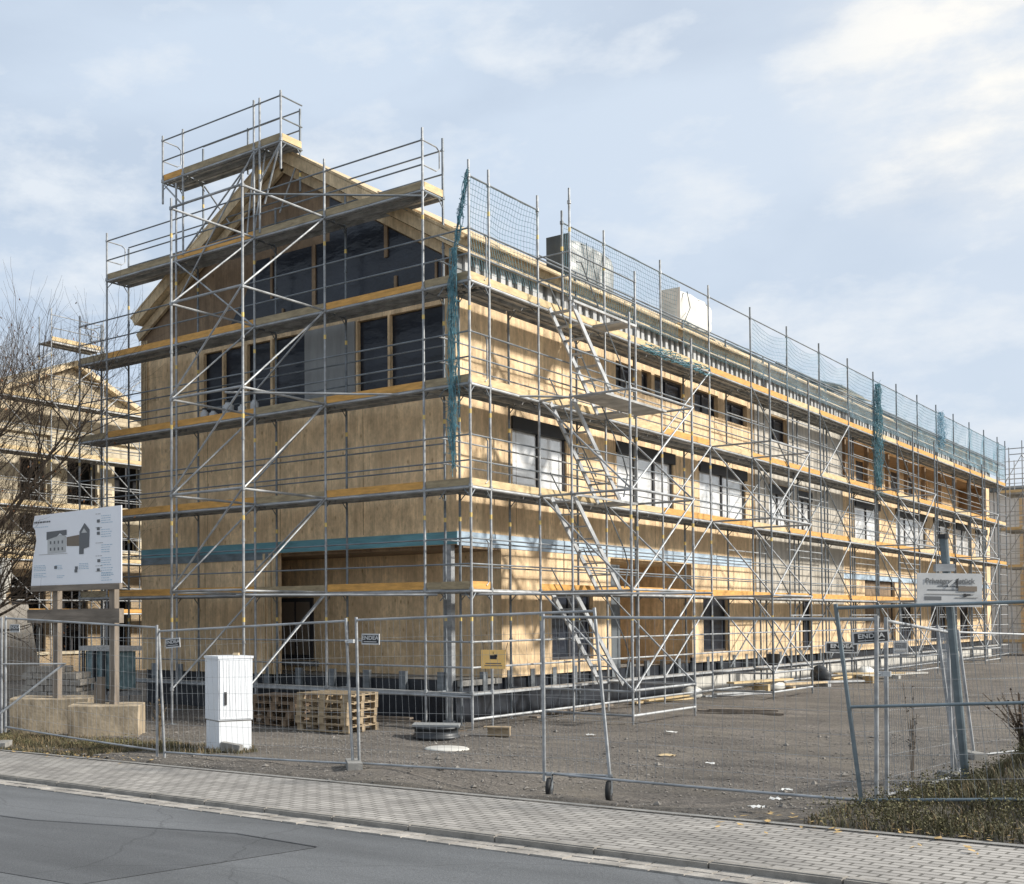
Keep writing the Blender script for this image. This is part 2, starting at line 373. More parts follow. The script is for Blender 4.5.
# kerb stones and the two rows of setts of the gutter
mb = MB(); x = -30
sv = Vector((1,-.0875,.028)).normalized(); nv = Vector((.0875,1,0)).normalized(); uv = sv.cross(nv)
while x < 20:
    c = Vector((x+.5, kerbY(x+.5)+.06, zs(x+.5)-.06+random.uniform(-.004,.004)))
    mb.obox(c, sv*.494, nv*.062, uv*.068)
    mb.obox(c+uv*.071-nv*.0+nv*.012, sv*.49, nv*.045, uv*.006)
    x += 1.0
tag(mb.build('kerb', M['kerb']), kind='structure')
mb = MB()
for row in range(2):
    x = -22 + row*.08
    while x < 18:
        w = random.uniform(.22,.33)
        c = Vector((x+w/2, kerbY(x)-.09-row*.16+random.uniform(-.006,.006), zs(x)-.054+random.uniform(-.003,.004)))
        mb.obox(c, sv*(w/2-.007), nv*.072, uv*.02); x += w
tag(mb.build('gutter', M['sett']), kind='structure')

# ------------------------------------------------------------------ main timber building
XR, XL, YF, YB = -1.02, -10.74, 1.05, 52.0
bld = thing('timber_building', 'long new timber building with a gabled end and bare wood panel walls inside the scaffolding', 'building', ((XR+XL)/2, 26, -.7))
def wall_cells(mb, fixed, u0, u1, z0, z1, holes, t, axis_):
    """a wall as boxes round rectangular openings. axis_ 'x': plane of constant Y, u runs along X"""
    us = sorted({u0,u1,*[h[0] for h in holes],*[h[1] for h in holes]}); zz = sorted({z0,z1,*[h[2] for h in holes],*[h[3] for h in holes]})
    us = [u for u in us if u0 <= u <= u1]; zz = [z for z in zz if z0 <= z <= z1]
    nu, nz_ = len(us)-1, len(zz)-1
    solid = [[not any(h[0] < (us[i]+us[i+1])/2 < h[1] and h[2] < (zz[k]+zz[k+1])/2 < h[3] for h in holes) for i in range(nu)] for k in range(nz_)]
    V = {}
    def vid(i,k,d):
        key = (i,k,d)
        if key not in V:
            V[key] = len(mb.v)
            f = fixed[d]
            mb.v.append((us[i], f, zz[k]) if axis_ == 'x' else (f, us[i], zz[k]))
        return V[key]
    for k in range(nz_):
        for i in range(nu):
            if not solid[k][i]: continue
            mb.f.append((vid(i,k,0),vid(i+1,k,0),vid(i+1,k+1,0),vid(i,k+1,0)))
            mb.f.append((vid(i,k,1),vid(i,k+1,1),vid(i+1,k+1,1),vid(i+1,k,1)))
            for (di,dk,a,b) in ((-1,0,(i,k),(i,k+1)),(1,0,(i+1,k+1),(i+1,k)),(0,-1,(i+1,k),(i,k)),(0,1,(i,k+1),(i+1,k+1))):
                ii, kk = i+di, k+dk
                if not (0 <= ii < nu and 0 <= kk < nz_) or not solid[kk][ii]:
                    mb.f.append((vid(*a,0),vid(*b,0),vid(*b,1),vid(*a,1)))
# side wall, openings along Y
winB = [(3.30,5.78,4.25,5.95),(8.40,11.85,4.25,5.95),(13.65,17.2,4.25,5.95),(19.2,21.1,4.25,5.75),(22.0,23.3,4.25,5.75),
        (28.4,31.6,4.25,5.95),(34.0,38.8,4.25,5.95),(40.2,43.0,4.25,5.95),(44.5,47.5,4.25,5.95),(48.6,51.2,4.25,5.95)]
winC = [(8.4,9.55,7.35,8.0),(9.9,10.5,7.35,8.0),(10.7,12.7,7.35,8.0),(13.35,15.1,7.35,8.0),(15.6,17.4,7.35,8.0),(19.3,21.0,7.2,8.0)]
grd = [(5.0,7.05,.47,2.05),(8.0,13.0,.17,2.95),(13.8,15.7,.45,2.05),(22.3,23.3,.3,2.05),(29.5,33.7,.45,2.9),(34.6,36.5,.42,2.05),(39.5,42.5,.3,2.3),(45,47,.3,2.3)]
loggia = (26.85,51.3,6.25,8.15)
mb = MB(); wall_cells(mb, (XR,XR-.22), 2.99, YB, .17, 3.0, grd, 0, 'y')
o = mb.build('side_wall', M['clt'], bld); fix_normals(o)
mb = MB(); wall_cells(mb, (XR+.0,XR-.22), YF+.22, YB, 3.0, 9.0, winB+winC+[loggia], 0, 'y')
o = mb.build('side_wall', M['clt'], bld); fix_normals(o)
for y in (1.05+2.4*k for k in range(1,21)): MB().box(XR+.001, XR+.004, y-.006, y+.006, 3.3, 6.1).build('panel_joint', M['clt_brown'], bld)
# gable wall
mid = -5.69; apex = 12.18; sl = .635
def roofz(X): return apex - sl*abs(X-mid)
gz = lambda X: roofz(X) - .06
mb = MB(); wall_cells(mb, (YF,YF+.22), XL, -6.07, .17, 3.0, [], 0, 'x')
o = mb.build('gable_wall', M['clt'], bld); fix_normals(o)
mb = MB(); wall_cells(mb, (YF,YF+.22), XL, XR, 3.0, 8.35, [(-8.46,-5.13,6.2,8.05),(-3.61,-1.30,6.2,8.05)], 0, 'x')
o = mb.build('gable_wall', M['clt'], bld); fix_normals(o)
mb = MB(); mb.prism([(XL,YF,8.35),(XR,YF,8.35),(XR,YF,gz(XR)),(mid,YF,gz(mid)),(XL,YF,gz(XL))], (0,.22,0))
o = mb.build('gable_wall', M['clt_brown'], bld); fix_normals(o); o['label'] = 'gable triangle below the ridge, its shade painted in as darker brown'
# gable glazing covered with dark film
def panel(name, poly, y, th, m, parent=bld):
    mb = MB(); mb.prism([(x,y,z) for x,z in poly], (0,th,0)); o = mb.build(name, m, parent); fix_normals(o); return o
panel('window', [(-8.44,6.22),(-5.15,6.22),(-5.15,8.03),(-8.44,8.03)], YF+.09, .03, M['film'])
panel('window', [(-3.59,6.22),(-1.32,6.22),(-1.32,8.03),(-3.59,8.03)], YF+.09, .03, M['film'])
panel('window', [(-7.65,8.38),(-1.25,8.38),(-1.25,gz(-1.25)-.28),(-4.35,gz(-4.35)-.28),(-4.35,10.0),(-6.6,10.0),(-7.0,9.2)], YF-.03, .028, M['film'])
panel('grey_panel', [(-5.10,6.2),(-3.64,6.2),(-3.64,8.06),(-5.10,8.06)], YF-.045, .04, M['grey_panel'])
mb = MB()
for x,w,z0,z1 in ((-7.75,.05,6.2,8.05),(-6.98,.09,6.2,8.05),(-6.15,.07,6.2,8.05),(-2.72,.06,6.2,8.05),(-1.28,.07,6.2,8.05),(-3.6,.05,6.2,8.05),(-8.44,.06,6.2,8.05)):
    MB().box(x-w/2,x+w/2,YF-.02,YF+.085,z0,z1).build('mullion', M['clt'], bld)
for x,w,z0,z1 in ((-6.1,.07,9.0,10.0),(-5.75,.05,8.4,8.7),(-4.8,.10,8.4,10.0),(-2.75,.09,9.3,10.05),(-2.5,.07,8.4,8.85),(-1.25,.10,8.38,8.98),(-1.45,.05,8.38,9.0)):
    MB().box(x-w/2,x+w/2,YF-.07,YF-.032,z0,z1).build('mullion', M['clt_brown'], bld)
for x in (-8.3,-5.9,-3.45):
    MB().box(x-.006,x+.006,YF-.004,YF-.001,3.3,6.1).build('panel_joint',M['clt_brown'],bld)
for x in (-8.4,): MB().box(x-.006,x+.006,YF-.004,YF-.001,.2,2.85).build('panel_joint',M['clt_brown'],bld)
MB().box(XL+.02,XR-.02,YF-.004,YF-.001,6.10,6.115).build('panel_joint',M['clt_brown'],bld)
# corner studs in pale timber
for k in range(3):
    MB().box(-1.24+.075*k,-1.19+.075*k,YF-.03,YF-.002,6.15,8.3).build('corner_stud', M['timber'], bld)
for k in range(3):
    MB().box(XL+.02+.09*k,XL+.08+.09*k,YF-.03,YF-.002,6.3,8.7).build('corner_stud', M['timber'], bld)
# rafter line along the gable, a pale batten above the glazing
for s in (1,-1):
    a = (mid, YF-.09, gz(mid)-.12); b = ((XR if s>0 else XL), YF-.09, gz(XR if s>0 else XL)-.12)
    mb = MB(); d = (Vector(b)-Vector(a)); c = (Vector(a)+Vector(b))/2
    n_ = Vector((sl*s,0,1)).normalized()
    mb.obox(c, d/2, (0,.045,0), n_*.10); mb.build('verge_batten', M['timber'], bld)
# roof: two thick slabs with stepped battens along the eave
ev_r, ev_l = -.78, -10.60; yv = .72; yb = 52.6; th = .30
def slab(name, x0, x1, lift, thick, m, y0=yv, y1=yb):
    s = 1 if (x0+x1)/2 > mid else -1
    n_ = Vector((sl*s,0,1)).normalized()
    pa = Vector((x0,y0,roofz(x0))) + n_*lift; pb = Vector((x1,y0,roofz(x1))) + n_*lift
    mb = MB(); mb.prism([pa, pb, pb+n_*thick, pa+n_*thick], (0,y1-y0,0)); o = mb.build(name, m, bld); fix_normals(o); return o
slab('roof', ev_r, mid-.01, .0, .22, M['timber_pale']); slab('roof', mid+.01, ev_l, .002, .22, M['timber_pale'])
slab('roof_board', ev_r+.03, mid-.012, .222, .05, M['timber'], yv-.03); slab('roof_board', mid+.012, ev_l-.03, .224, .05, M['timber'], yv-.03)
slab('roof_board', ev_r+.10, -3.0, .274, .035, M['timber'], yv+.1)
slab('roof_felt', ev_r-.25, mid-.02, .312, .03, M['felt'], 26.0); slab('roof_felt', ev_r-.1, mid-.02, .345, .12, M['felt'], 33.0)
# verge boards facing the street
for s, e in ((1, ev_r),(-1, ev_l)):
    n_ = Vector((sl*s,0,1)).normalized()
    pa = Vector((mid,yv-.035,roofz(mid))); pb = Vector((e,yv-.035,roofz(e)))
    mb = MB(); mb.prism([pa-n_*.03,pb-n_*.03,pb+n_*.20,pa+n_*.20],(0,.03,0)); o = mb.build('verge_board', M['timber'], bld); fix_normals(o)
# eave layers, seen edge-on above the top deck
for z_, x, m, hh in ((9.04,-.742,'timber_pale',.05),(9.135,-.722,'timber_pale',.045),(9.225,-.735,'timber',.045),(9.315,-.705,'timber_pale',.05),(9.42,-.76,'timber_pale',.04)):
    yy = yv+.02
    while yy < yb-.2:                       # boards of about 5 m butted end to end, never quite in line
        y2 = min(yb, yy+random.uniform(3.8,5.4)); d_x = random.uniform(-.008,.012)
        MB().box(x-.10, x+d_x, yy, y2-.01, z_+random.uniform(-.008,.008), z_+hh).build('eave_batten', M[m], bld); yy = y2
MB().box(XR+.004, XR+.03, YF, YB, 8.55, 9.22).build('eave_strip', M['grey_panel'], bld)
mb = MB(); y = 1.3
while y < 51:
    mb.box(XR+.032, XR+.10+random.uniform(-.02,.02), y, y+random.uniform(.13,.2), 8.64+random.uniform(-.03,.03), 9.12+random.uniform(-.04,.03)); y += random.uniform(.32,.40)
o = mb.build('eave_block', M['sign_grey'], bld); o['kind'] = 'stuff'
MB().box(XR+.032, XR+.16, YF+.6, YB, 8.42, 8.52).build('eave_ledge', M['timber'], bld)
# membrane band
MB().box(XL, XR+.012, YF-.014, YF-.002, 3.0, 3.26).build('membrane', M['blue'], bld)
MB().box(XL, -6.1, YF-.02, YF-.015, 2.86, 3.04).build('membrane', M['steel_blue'], bld)
MB().box(XR+.002, XR+.014, YF, 17.6, 2.98, 3.27).build('membrane', M['blue_pale'], bld)
MB().box(XR+.002, XR+.014, 26.4, 51.5, 2.86, 3.08).build('membrane', M['blue_pale'], bld)
# recessed corner of the ground floor
MB().box(-8.2, XR-.0, 2.79, 2.99, .17, 3.0).build('recess_wall', M['clt'], bld)
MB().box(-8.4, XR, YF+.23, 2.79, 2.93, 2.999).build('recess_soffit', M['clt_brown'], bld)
MB().box(-8.2, XR, YF+.1, 2.78, .05, .165).build('recess_floor', M['concrete_grey'], bld)
for x in (-6.07,-6.22,-6.4):
    MB().box(x-.04,x+.03,YF-.03,YF-.002,.17,3.0).build('jamb', M['timber'], bld)
w = MB().box(-7.6,-6.35,2.74,2.785,.45,1.98).build('window', M['frame_dark'], bld)
sub('pane', MB().box(-7.48,-6.95,2.725,2.738,.57,1.88).box(-6.88,-6.45,2.725,2.738,.57,1.88), M['print_brown'], w)
MB().box(-8.3,-6.2,2.70,2.789,.30,.42).build('window_sill', M['steel'], bld)
mb = MB(); mb.box(-1.32,-1.18,YF+.02,YF+.16,-.7,3.0); mb.box(-1.37,-1.13,YF-.03,YF+.21,-.7,-.66)
mb.build('column', M['steel'], bld)
MB().box(-1.40,-1.34,YF+.05,YF+.11,.17,3.0).build('column', M['steel'], bld)
# plinth
MB().box(XL+.1,XR-.08,YF+.08,YF+.3,-.8,.168).build('plinth', M['bitumen'], bld)
MB().box(XR-.3,XR-.082,YF+.31,13.3,-.8,.168).build('plinth', M['bitumen'], bld)
MB().box(XR-.3,XR-.10,13.3,YB,-.25,.168).build('plinth', M['bitumen'], bld)
MB().box(XR-.25,XR-.02,13.3,YB,-.8,-.25).build('plinth', M['white_plinth'], bld)
x = XL+.4
while x < XR-.3:
    MB().box(x,x+.17,YF-.02,YF+.07,-.12,.34).build('anchor_plate', M['steel_dark'], bld); x += .98
y = 2.0
while y < 26:
    MB().box(XR-.07,XR+.02,y,y+.17,-.15,.32).build('anchor_plate', M['steel_dark'], bld); y += 1.0
# garage-like recess
nb = MB(); nb.box(XR-2.6,XR-2.4,7.9,13.1,.1,3.0)
nb.build('recess_wall', M['clt'], bld)
nb = MB(); nb.box(XR-2.4,XR-.22,12.99,13.2,.1,3.0); nb.box(XR-2.4,XR-.22,7.8,8.01,.1,3.0); nb.box(XR-2.4,XR-.22,8.01,12.99,2.9,3.0); nb.build('recess_wall', M['clt'], bld)
MB().box(XR-2.4,XR-.22,8.01,12.99,.05,.13).build('recess_floor', M['concrete_grey'], bld)
MB().box(XR-.20,XR-.12,8.05,8.75,.17,2.8).build('door', M['door_grey'], bld)
MB().box(XR-2.39,XR-2.33,10.2,11.0,.17,2.3).build('door', M['door_grey'], bld)
# windows of the side wall
def side_window(y0,y1,z0,z1,m,box=0,n=2,depth=.05):
    fw = .07
    mb = MB(); x1 = XR-depth; x0 = x1-.07
    mb.box(x0,x1,y0,y0+fw,z0,z1); mb.box(x0,x1,y1-fw,y1,z0,z1); mb.box(x0,x1,y0+fw,y1-fw,z0,z0+fw); mb.box(x0,x1,y0+fw,y1-fw,z1-fw,z1)
    cuts = [y0+(y1-y0)*k/n for k in range(1,n)]
    for c in cuts: mb.box(x0,x1,c-.05,c+.05,z0+fw,z1-fw)
    f = mb.build('window', M['frame_dark'], bld)
    e = [y0]+cuts+[y1]
    for a,b in zip(e[:-1],e[1:]): sub('pane', MB().box(x0+.02,x0+.035,a+fw,b-fw,z0+fw,z1-fw), m, f)
    if box:
        sub('shutter_box', MB().box(x0,XR+.05,y0-.05,y1+.05,z1-.30,z1-.01), M['shutter_box'], f)
for i,h in enumerate(winB): side_window(*h, M['glass_reflection'], 1, 2 if i not in (1,6) else 3)
for h in winC: side_window(*h, M['film'], 0, 2, .12)
for i,h in enumerate(grd):
    if i in (1,): continue
    side_window(*h, M['film'] if i not in (4,) else M['clt_brown'], 0, 2, .1)
# loggia under the far eave
y0,y1,z0,z1 = loggia
nb = MB(); wall_cells(nb, (XR-1.3,XR-1.45), y0, y1, z0, z1, [(28+2.6*k,29.2+2.6*k,6.9,8.0) for k in range(8)], 0, 'y'); o = nb.build('loggia_wall', M['clt'], bld); fix_normals(o)
for k in range(8): MB().box(XR-1.42,XR-1.36,28+2.6*k,29.2+2.6*k,6.9,8.0).build('window', M['film'], bld)
MB().box(XR-1.3,XR-.2,y0,y1,z0-.1,z0-.0).build('loggia_floor', M['clt'], bld)
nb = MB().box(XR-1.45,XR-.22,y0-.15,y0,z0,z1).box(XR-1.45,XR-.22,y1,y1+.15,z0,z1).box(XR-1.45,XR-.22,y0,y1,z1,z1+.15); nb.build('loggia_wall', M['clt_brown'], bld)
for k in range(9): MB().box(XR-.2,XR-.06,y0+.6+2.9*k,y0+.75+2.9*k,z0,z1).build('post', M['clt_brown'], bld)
# grey protective sheeting on part of the side
nb = MB()
hs = [h for h in winB+winC if h[1] > 17.9 and h[0] < 26.9]
wall_cells(nb, (XR+.022,XR+.016), 17.95, 26.84, 1.9, 8.35, [(a-.03,b+.03,c-.03,d+.03) for a,b,c,d in hs]+[(22.2,23.4,.3,2.05)], 0, 'y')
o = nb.build('sheeting', M['foil'], bld); fix_normals(o)
# blank rear gable and far long wall
nb = MB(); nb.prism([(XL,YB-.2,-.7),(XR-.22,YB-.2,-.7),(XR-.22,YB-.2,gz(XR)),(mid,YB-.2,gz(mid)),(XL,YB-.2,gz(XL))],(0,.2,0)); o = nb.build('rear_wall', M['clt'], bld); fix_normals(o)
MB().box(XL,XL+.2,YF+.22,YB-.2,-.7,gz(XL)).build('side_wall', M['clt'], bld)
MB().box(XL+.2,XR-.22,YF+.3,YB-.2,6.02,6.1).build('floor_slab', M['clt_brown'], bld)
MB().box(XL+.2,XR-.22,YF+.3,YB-.2,3.0,3.1).build('floor_slab', M['clt_brown'], bld)

# ------------------------------------------------------------------ scaffolding
TR = .026
class Scaf:
    """a scaffold thing; beyond 98 parts of one name the rest is merged into one part of kind stuff"""
    def __init__(s, name, label, loc): s.root = thing(name, label, 'scaffold', loc); s.n = {}; s.rest = {}
    def part(s, name, mb, m, parent=None):
        k = s.n.get(name, 0)
        if k >= 98:
            key = (name, m.name); r = s.rest.setdefault(key, (MB(), m)); r[0].add(mb.v, mb.f); return None
        s.n[name] = k+1
        return mb.build(name, m, s.root)
    def finish(s):
        names = {}
        for (name, mn), (mb, m) in s.rest.items():
            o = mb.build(name, m, s.root); o['kind'] = 'stuff'
    def standard(s, x, y, z0, z1, m='steel', plate=True, n=8):
        mb = MB(); mb.tube((x,y,z0+.12 if plate else z0),(x,y,z1),TR,n)
        if plate: mb.tube((x,y,z0),(x,y,z0+.14),.018,6)
        k = math.ceil(z0/H)*H
        while k < z1:
            if k > z0: mb.tube((x,y,k-.03),(x,y,k+.04),.042,n); mb.tube((x,y,k+.98),(x,y,k+1.03),.036,n) if k+1.03 < z1 else None
            k += H
        nf = len(mb.f)
        if y < 12:
            k = math.ceil(z0/H)*H
            while k < z1:
                if k-.62 > z0+.2 and (int(k*7+x*13+y*5) % 5): mb.tube((x,y,k-.62),(x,y,k-.53),TR+.002,n)
                k += H
        o = s.part('standard', mb, M[m])
        if o is not None and len(mb.f) > nf:
            o.data.materials.append(M['band'])
            for p in o.data.polygons[nf:]: p.material_index = 1
        if plate: s.part('base_plate', MB().box(x-.075,x+.075,y-.075,y+.075,z0-.012,z0+.004), M['steel_dark'])
    def deck(s, a, b, w0, w1, z, ax, m='deck'):
        """a..b along the run, w0..w1 across (w0 the outer edge)"""
        mb = MB(); n = 2 if abs(w1-w0) > .5 else 1; wd = (w1-w0)/n
        def bx(p0,p1,q0,q1,z0,z1):
            q0,q1 = min(q0,q1),max(q0,q1)
            mb.box(p0,p1,q0,q1,z0,z1) if ax == 'x' else mb.box(q0,q1,p0,p1,z0,z1)
        sg = 1 if w1 > w0 else -1
        for k in range(n):
            q0 = w0+wd*k+.012*sg; q1 = w0+wd*(k+1)-.012*sg
            bx(a+.02,b-.02,q0,q1,z+.0,z+.012)
            bx(a+.02,b-.02,q0,q0+.02*sg,z-.065,z-.001); bx(a+.02,b-.02,q1-.02*sg,q1,z-.065,z-.001)
            bx(a+.02,b-.02,(q0+q1)/2-.03,(q0+q1)/2+.03,z-.03,z-.001)
        s.part('deck', mb, M[m])
    def ledger(s, a, b, r=TR, m='steel', n=8, name='ledger'): s.part(name, MB().tube(a,b,r,n), M[m])
    def brace(s, a, b, m='steel'): s.part('brace', MB().tube(a,b,.021,8), M[m])
    def transom(s, x, y0, y1, z, ax='x', gusset=True, out=None):
        mb = MB(); P = (lambda u,zz: (x,u,zz)) if ax == 'x' else (lambda u,zz: (u,x,zz))
        mb.tube(P(y0,z-.03),P(y1,z-.03),.022,6)
        if gusset:
            d = .17*(1 if y0 > y1 else -1)
            mb.tube(P(y1,z-.22),P(y1+d,z-.04),.012,5)
            mb.tube(P(y0,z-.22),P(y0-d,z-.04),.012,5)
        s.part('transom', mb, M['steel_dark'])
    def rails(s, a, b, y, z, ax='x', hs=(.5,1.0), m='steel_dark', r=.0175):
        for h in hs:
            A = (a,y,z+h) if ax == 'x' else (y,a,z+h); B = (b,y,z+h) if ax == 'x' else (y,b,z+h)
            s.part('guard_rail', MB().tube(A,B,r,6), M[m])
    def toe(s, a, b, y, z, ax='x', m='toe', th=.03):
        mb = MB()
        jit = random.uniform(-.006,.01)
        if ax == 'x': mb.box(a+.03,b-.03,y-th/2,y+th/2,z+.012,z+.16+jit)
        else: mb.box(y-th/2,y+th/2,a+.03,b-.03,z+.012,z+.16+jit)
        s.part('toe_board', mb, M[m])
    def end_guard(s, x, y0, y1, z, ax='x'):
        """rounded end frame between outer and inner post"""
        P = (lambda u,zz: (x,u,zz)) if ax == 'x' else (lambda u,zz: (u,x,zz))
        e = .12*(1 if y1 > y0 else -1)
        pts = [P(y0,z+1.0),P(y1-e*2,z+1.0),P(y1-e,z+.94),P(y1-e,z+.58),P(y1-e*2,z+.5),P(y0,z+.5)]
        s.part('end_guard', MB().path(pts,.015,6), M['steel'])

# ---- gable scaffold
GU = [0,-1.09,-3.66,-5.73,-8.30,-10.87,-11.96]
gs = Scaf('gable_scaffold', 'tall tube scaffolding with orange and grey toe boards in front of the gable end', (-5.7,0,-.7))
top = {0:None}
gout = {-1.09:11.38,-3.66:11.40,-5.73:13.28,-8.30:12.0,-10.87:11.34,-11.96:9.39}
for x in GU[1:]:
    gs.standard(x,0,-.7,gout[x])
    tin = {-1.09:11.38,-3.66:11.2,-5.73:11.0,-8.30:11.0,-10.87:11.1,-11.96:9.3}[x]
    gs.standard(x,.73,-.7,tin,'steel_dark')
cols = {2:['toe','toe_orange','toe','toe_orange','toe_orange','toe'],3:['toe','toe_orange','toe','toe_orange','toe_orange','toe'],
        4:['toe','toe_orange','toe','toe_orange','toe_orange','toe'],5:['toe','toe_orange','toe','toe_orange','toe_orange','toe'],
        6:[None,'toe','toe','toe_orange','toe',None]}
for L in (1,2,3,4,5,6):
    z = (L-1)*H
    for k in range(6):
        b, a = GU[k], GU[k+1]
        if L == 6 and k in (0,5): continue
        if L == 1:
            gs.part('deck', MB().box(a+.02,b-.02,.0,.26,z-.05,z-.0), M['steel'])
            gs.ledger((a,0,z-.07),(b,0,z-.07))
            gs.rails(a,b,0,z,'x',(.5,1.0),'steel',.022 if k<2 else .0175)
            continue
        gs.deck(a,b,.0,.73,z,'x')
        gs.ledger((a,-.005,z-.035),(b,-.005,z-.035),.024)
        gs.toe(a,b,.02,z,'x',cols[L][k])
        gs.rails(a,b,0,z,'x')
        if L in (3,4,6) and k in (1,2,3,4): gs.rails(a,b,.73,z,'x',(.5,1.0))
    for k,x in enumerate(GU):
        if L == 6 and k in (0,6): continue
        gs.transom(x,0,.73,z,'x',L>1)
gs.end_guard(-11.96,0,.73,4*H); gs.end_guard(-10.87,0,.73,5*H); gs.end_guard(-1.09,0,.73,5*H)
gs.part('toe_board', MB().box(-1.10,-1.07,.04,.70,5*H+.012,5*H+.16), M['toe_light'])
gs.part('toe_board', MB().box(-11.97,-11.94,.04,.70,4*H+.012,4*H+.16), M['toe'])
# diagonal braces of the front row
for L in (1,2,3,4): gs.brace((-5.73,-.03,(L-1)*H+.5 if L>1 else .1),(-3.66,-.03,L*H))
gs.brace((-8.30,-.03,5*H-.05),(-5.73,-.03,4*H)); gs.brace((-8.3,-.03,4*H+.9),(-5.73,-.03,6*H-.1))
# outrigger tower in front of it
for x in (-3.66,-5.73):
    gs.standard(x,-2.57,-.72,10.35,'steel')
    for L in range(1,7):
        z = (L-1)*H
        if L > 1: gs.ledger((x,-2.57,z),(x,0,z),.026,'steel' )
        if L < 6: gs.brace((x+.03,-2.57,z+.03),(x+.03,0,z+H))
for L in range(1,7):
    z = (L-1)*H
    if L>1: gs.ledger((-5.73,-2.57,z+.02),(-3.66,-2.57,z+.02),.028)
    if L<5 and L>1: gs.brace((-5.73,-2.60,z+.04),(-3.66,-2.60,z+H))
    if L==5: gs.ledger((-5.73,-2.57,z+1.0),(-3.66,-2.57,z+1.0),.02)
gs.ledger((-3.66,-2.5,9.97),(-1.09,-.04,9.98),.022,'steel_dark')
gs.ledger((-4.1,-2.64,6.02),(.73,2.62,6.05),.024)
gs.ledger((-3.8,-2.64,2.0-.06),(-.75,-.07,1.93),.024)
gs.finish()
# ---- platform above the ridge
rs = Scaf('ridge_platform', 'highest small scaffold platform above the gable ridge with guard rails all round', (-6.8,0,12.16))
zt = 6*H
for x,z0,z1 in ((-4.91,11.5,13.27),(-8.77,11.6,13.28)): rs.standard(x,0,z0,z1,'steel',False)
for x,z0,z1 in ((-5.55,10.2,13.28),(-8.06,10.2,13.25)):
    rs.standard(x,0,z0,z1,'steel',False)
for x,z0 in ((-4.97,11.2),(-8.11,10.3),(-6.6,12.0)): rs.standard(x,.73,z0,13.1 if x>-8 else 13.0,'steel_dark',False)
for a,b,m in ((-5.55,-4.91,'toe'),(-8.06,-5.55,'toe'),(-8.77,-8.06,'toe_orange')):
    rs.deck(a,b,0,.73,zt,'x'); rs.ledger((a,-.005,zt-.035),(b,-.005,zt-.035),.024); rs.toe(a,b,.02,zt,'x',m)
rs.rails(-8.77,-4.91,0,zt,'x',(.5,1.0)); rs.rails(-8.11,-4.97,.73,zt,'x',(.45,.9))
rs.rails(0,.73,-4.91,zt,'y',(.5,1.0)); rs.end_guard(-8.77,0,.73,zt)
rs.part('toe_board', MB().box(-4.93,-4.90,.04,.70,zt+.012,zt+.16), M['toe_light'])
for x in (-8.77,-8.06,-5.55,-4.91): rs.transom(x,0,.73,zt,'x')
for a,b in (((-8.77,0,zt-.05),(-8.06,0,zt-.75)),((-4.91,0,zt-.05),(-5.55,0,zt-.8)),((-8.06,.73,zt-.1),(-7.2,.73,zt-1.2)),((-8.06,0,5*H+.1),(-5.6,0,zt-.05)),((-5.75,0,5*H),(-5.55,.2,zt)),((-5.95,0,5*H+.1),(-5.7,0,zt)),((-5.4,0,5*H+.7),(-4.95,.0,zt-.1)),((-4.97,.73,zt-.1),(-5.6,.73,zt-1.3))):
    rs.brace(a,b)
rs.finish()

# ---- long side scaffold
SV = [0,.73,2.68]+[2.68+3.07*i for i in range(1,16)]+[50.6]
ss = Scaf('side_scaffold', 'long scaffolding running along the sunlit side wall on five levels', (-.36,25,-.7))
for k,y in enumerate(SV):
    t = 10.45 if k in (0,1,2) else 10.45
    nn = 8 if y < 20 else 6
    gr = -.7
    ss.standard(0,y,gr,t,'steel' if k<6 else 'steel_dark',True,nn)
    if k not in (0,): ss.standard(-.73,y,gr,9.6 if k>2 else 8.1,'steel_dark',True,6)
ss.standard(0,3.75,4*H,10.4,'steel_dark',False)
for L in (1,2,3,4,5):
    z = (L-1)*H
    for k in range(len(SV)-1):
        a,b = SV[k],SV[k+1]
        if L == 1:
            ss.part('deck', MB().box(-.26,-.0,a+.02,b-.02,z-.045,z), M['alu'])
            ss.part('ledger', MB().box(-.30,-.27,a,b,z-.08,z-.03), M['steel'])
            ss.ledger((0,a,-.50),(0,b,-.50),.026,'alu' if k<3 else 'steel')
            ss.rails(a,b,0,z,'y',(.5,1.0),'steel',.022)
            continue
        ss.deck(a,b,0,-.80,z,'y')
        ss.ledger((.005,a,z-.035),(.005,b,z-.035),.026,'alu' if k<3 else 'steel')
        m = 'toe_light' if k<4 else ('toe_orange' if (k+L)%3 else 'toe_light')
        if L==2: m = 'toe_orange' if k!=1 else 'toe_light'
        if not (L in (2,) and k in (1,)): ss.toe(a,b,-.02,z,'y',m)
        ss.rails(a,b,0,z,'y')
        ss.rails(a,b,-.73,z,'y',(.5,1.0),'steel' if L in (3,4) else 'steel_dark')
    for k,y in enumerate(SV):
        ss.transom(y,0,-.73,z,'y',L>1)
    ss.end_guard(.0+.0,0,0,z,'y') if False else None
ss.part('toe_board', MB().box(-.70,-.03,-.015,.015,H+.012,H+.16), M['toe'])
for L in (2,3,4,5):
    z = (L-1)*H
    ss.part('deck', MB().box(-1.07,-.75,.04,.70,z-.05,z+.01), M['deck'])
    # rounded guard frames at the corner bay
    pts = [(0,.05,z+1.0),(0,.55,z+1.0),(0,.63,z+.93),(0,.63,z+.15),(0,.55,z+.08)]
    ss.part('end_guard', MB().path(pts,.015,6), M['steel'])
    pts = [(0.02,2.72,z+1.0),(0.35,2.72,z+1.0),(.72,2.72,z+1.0)]
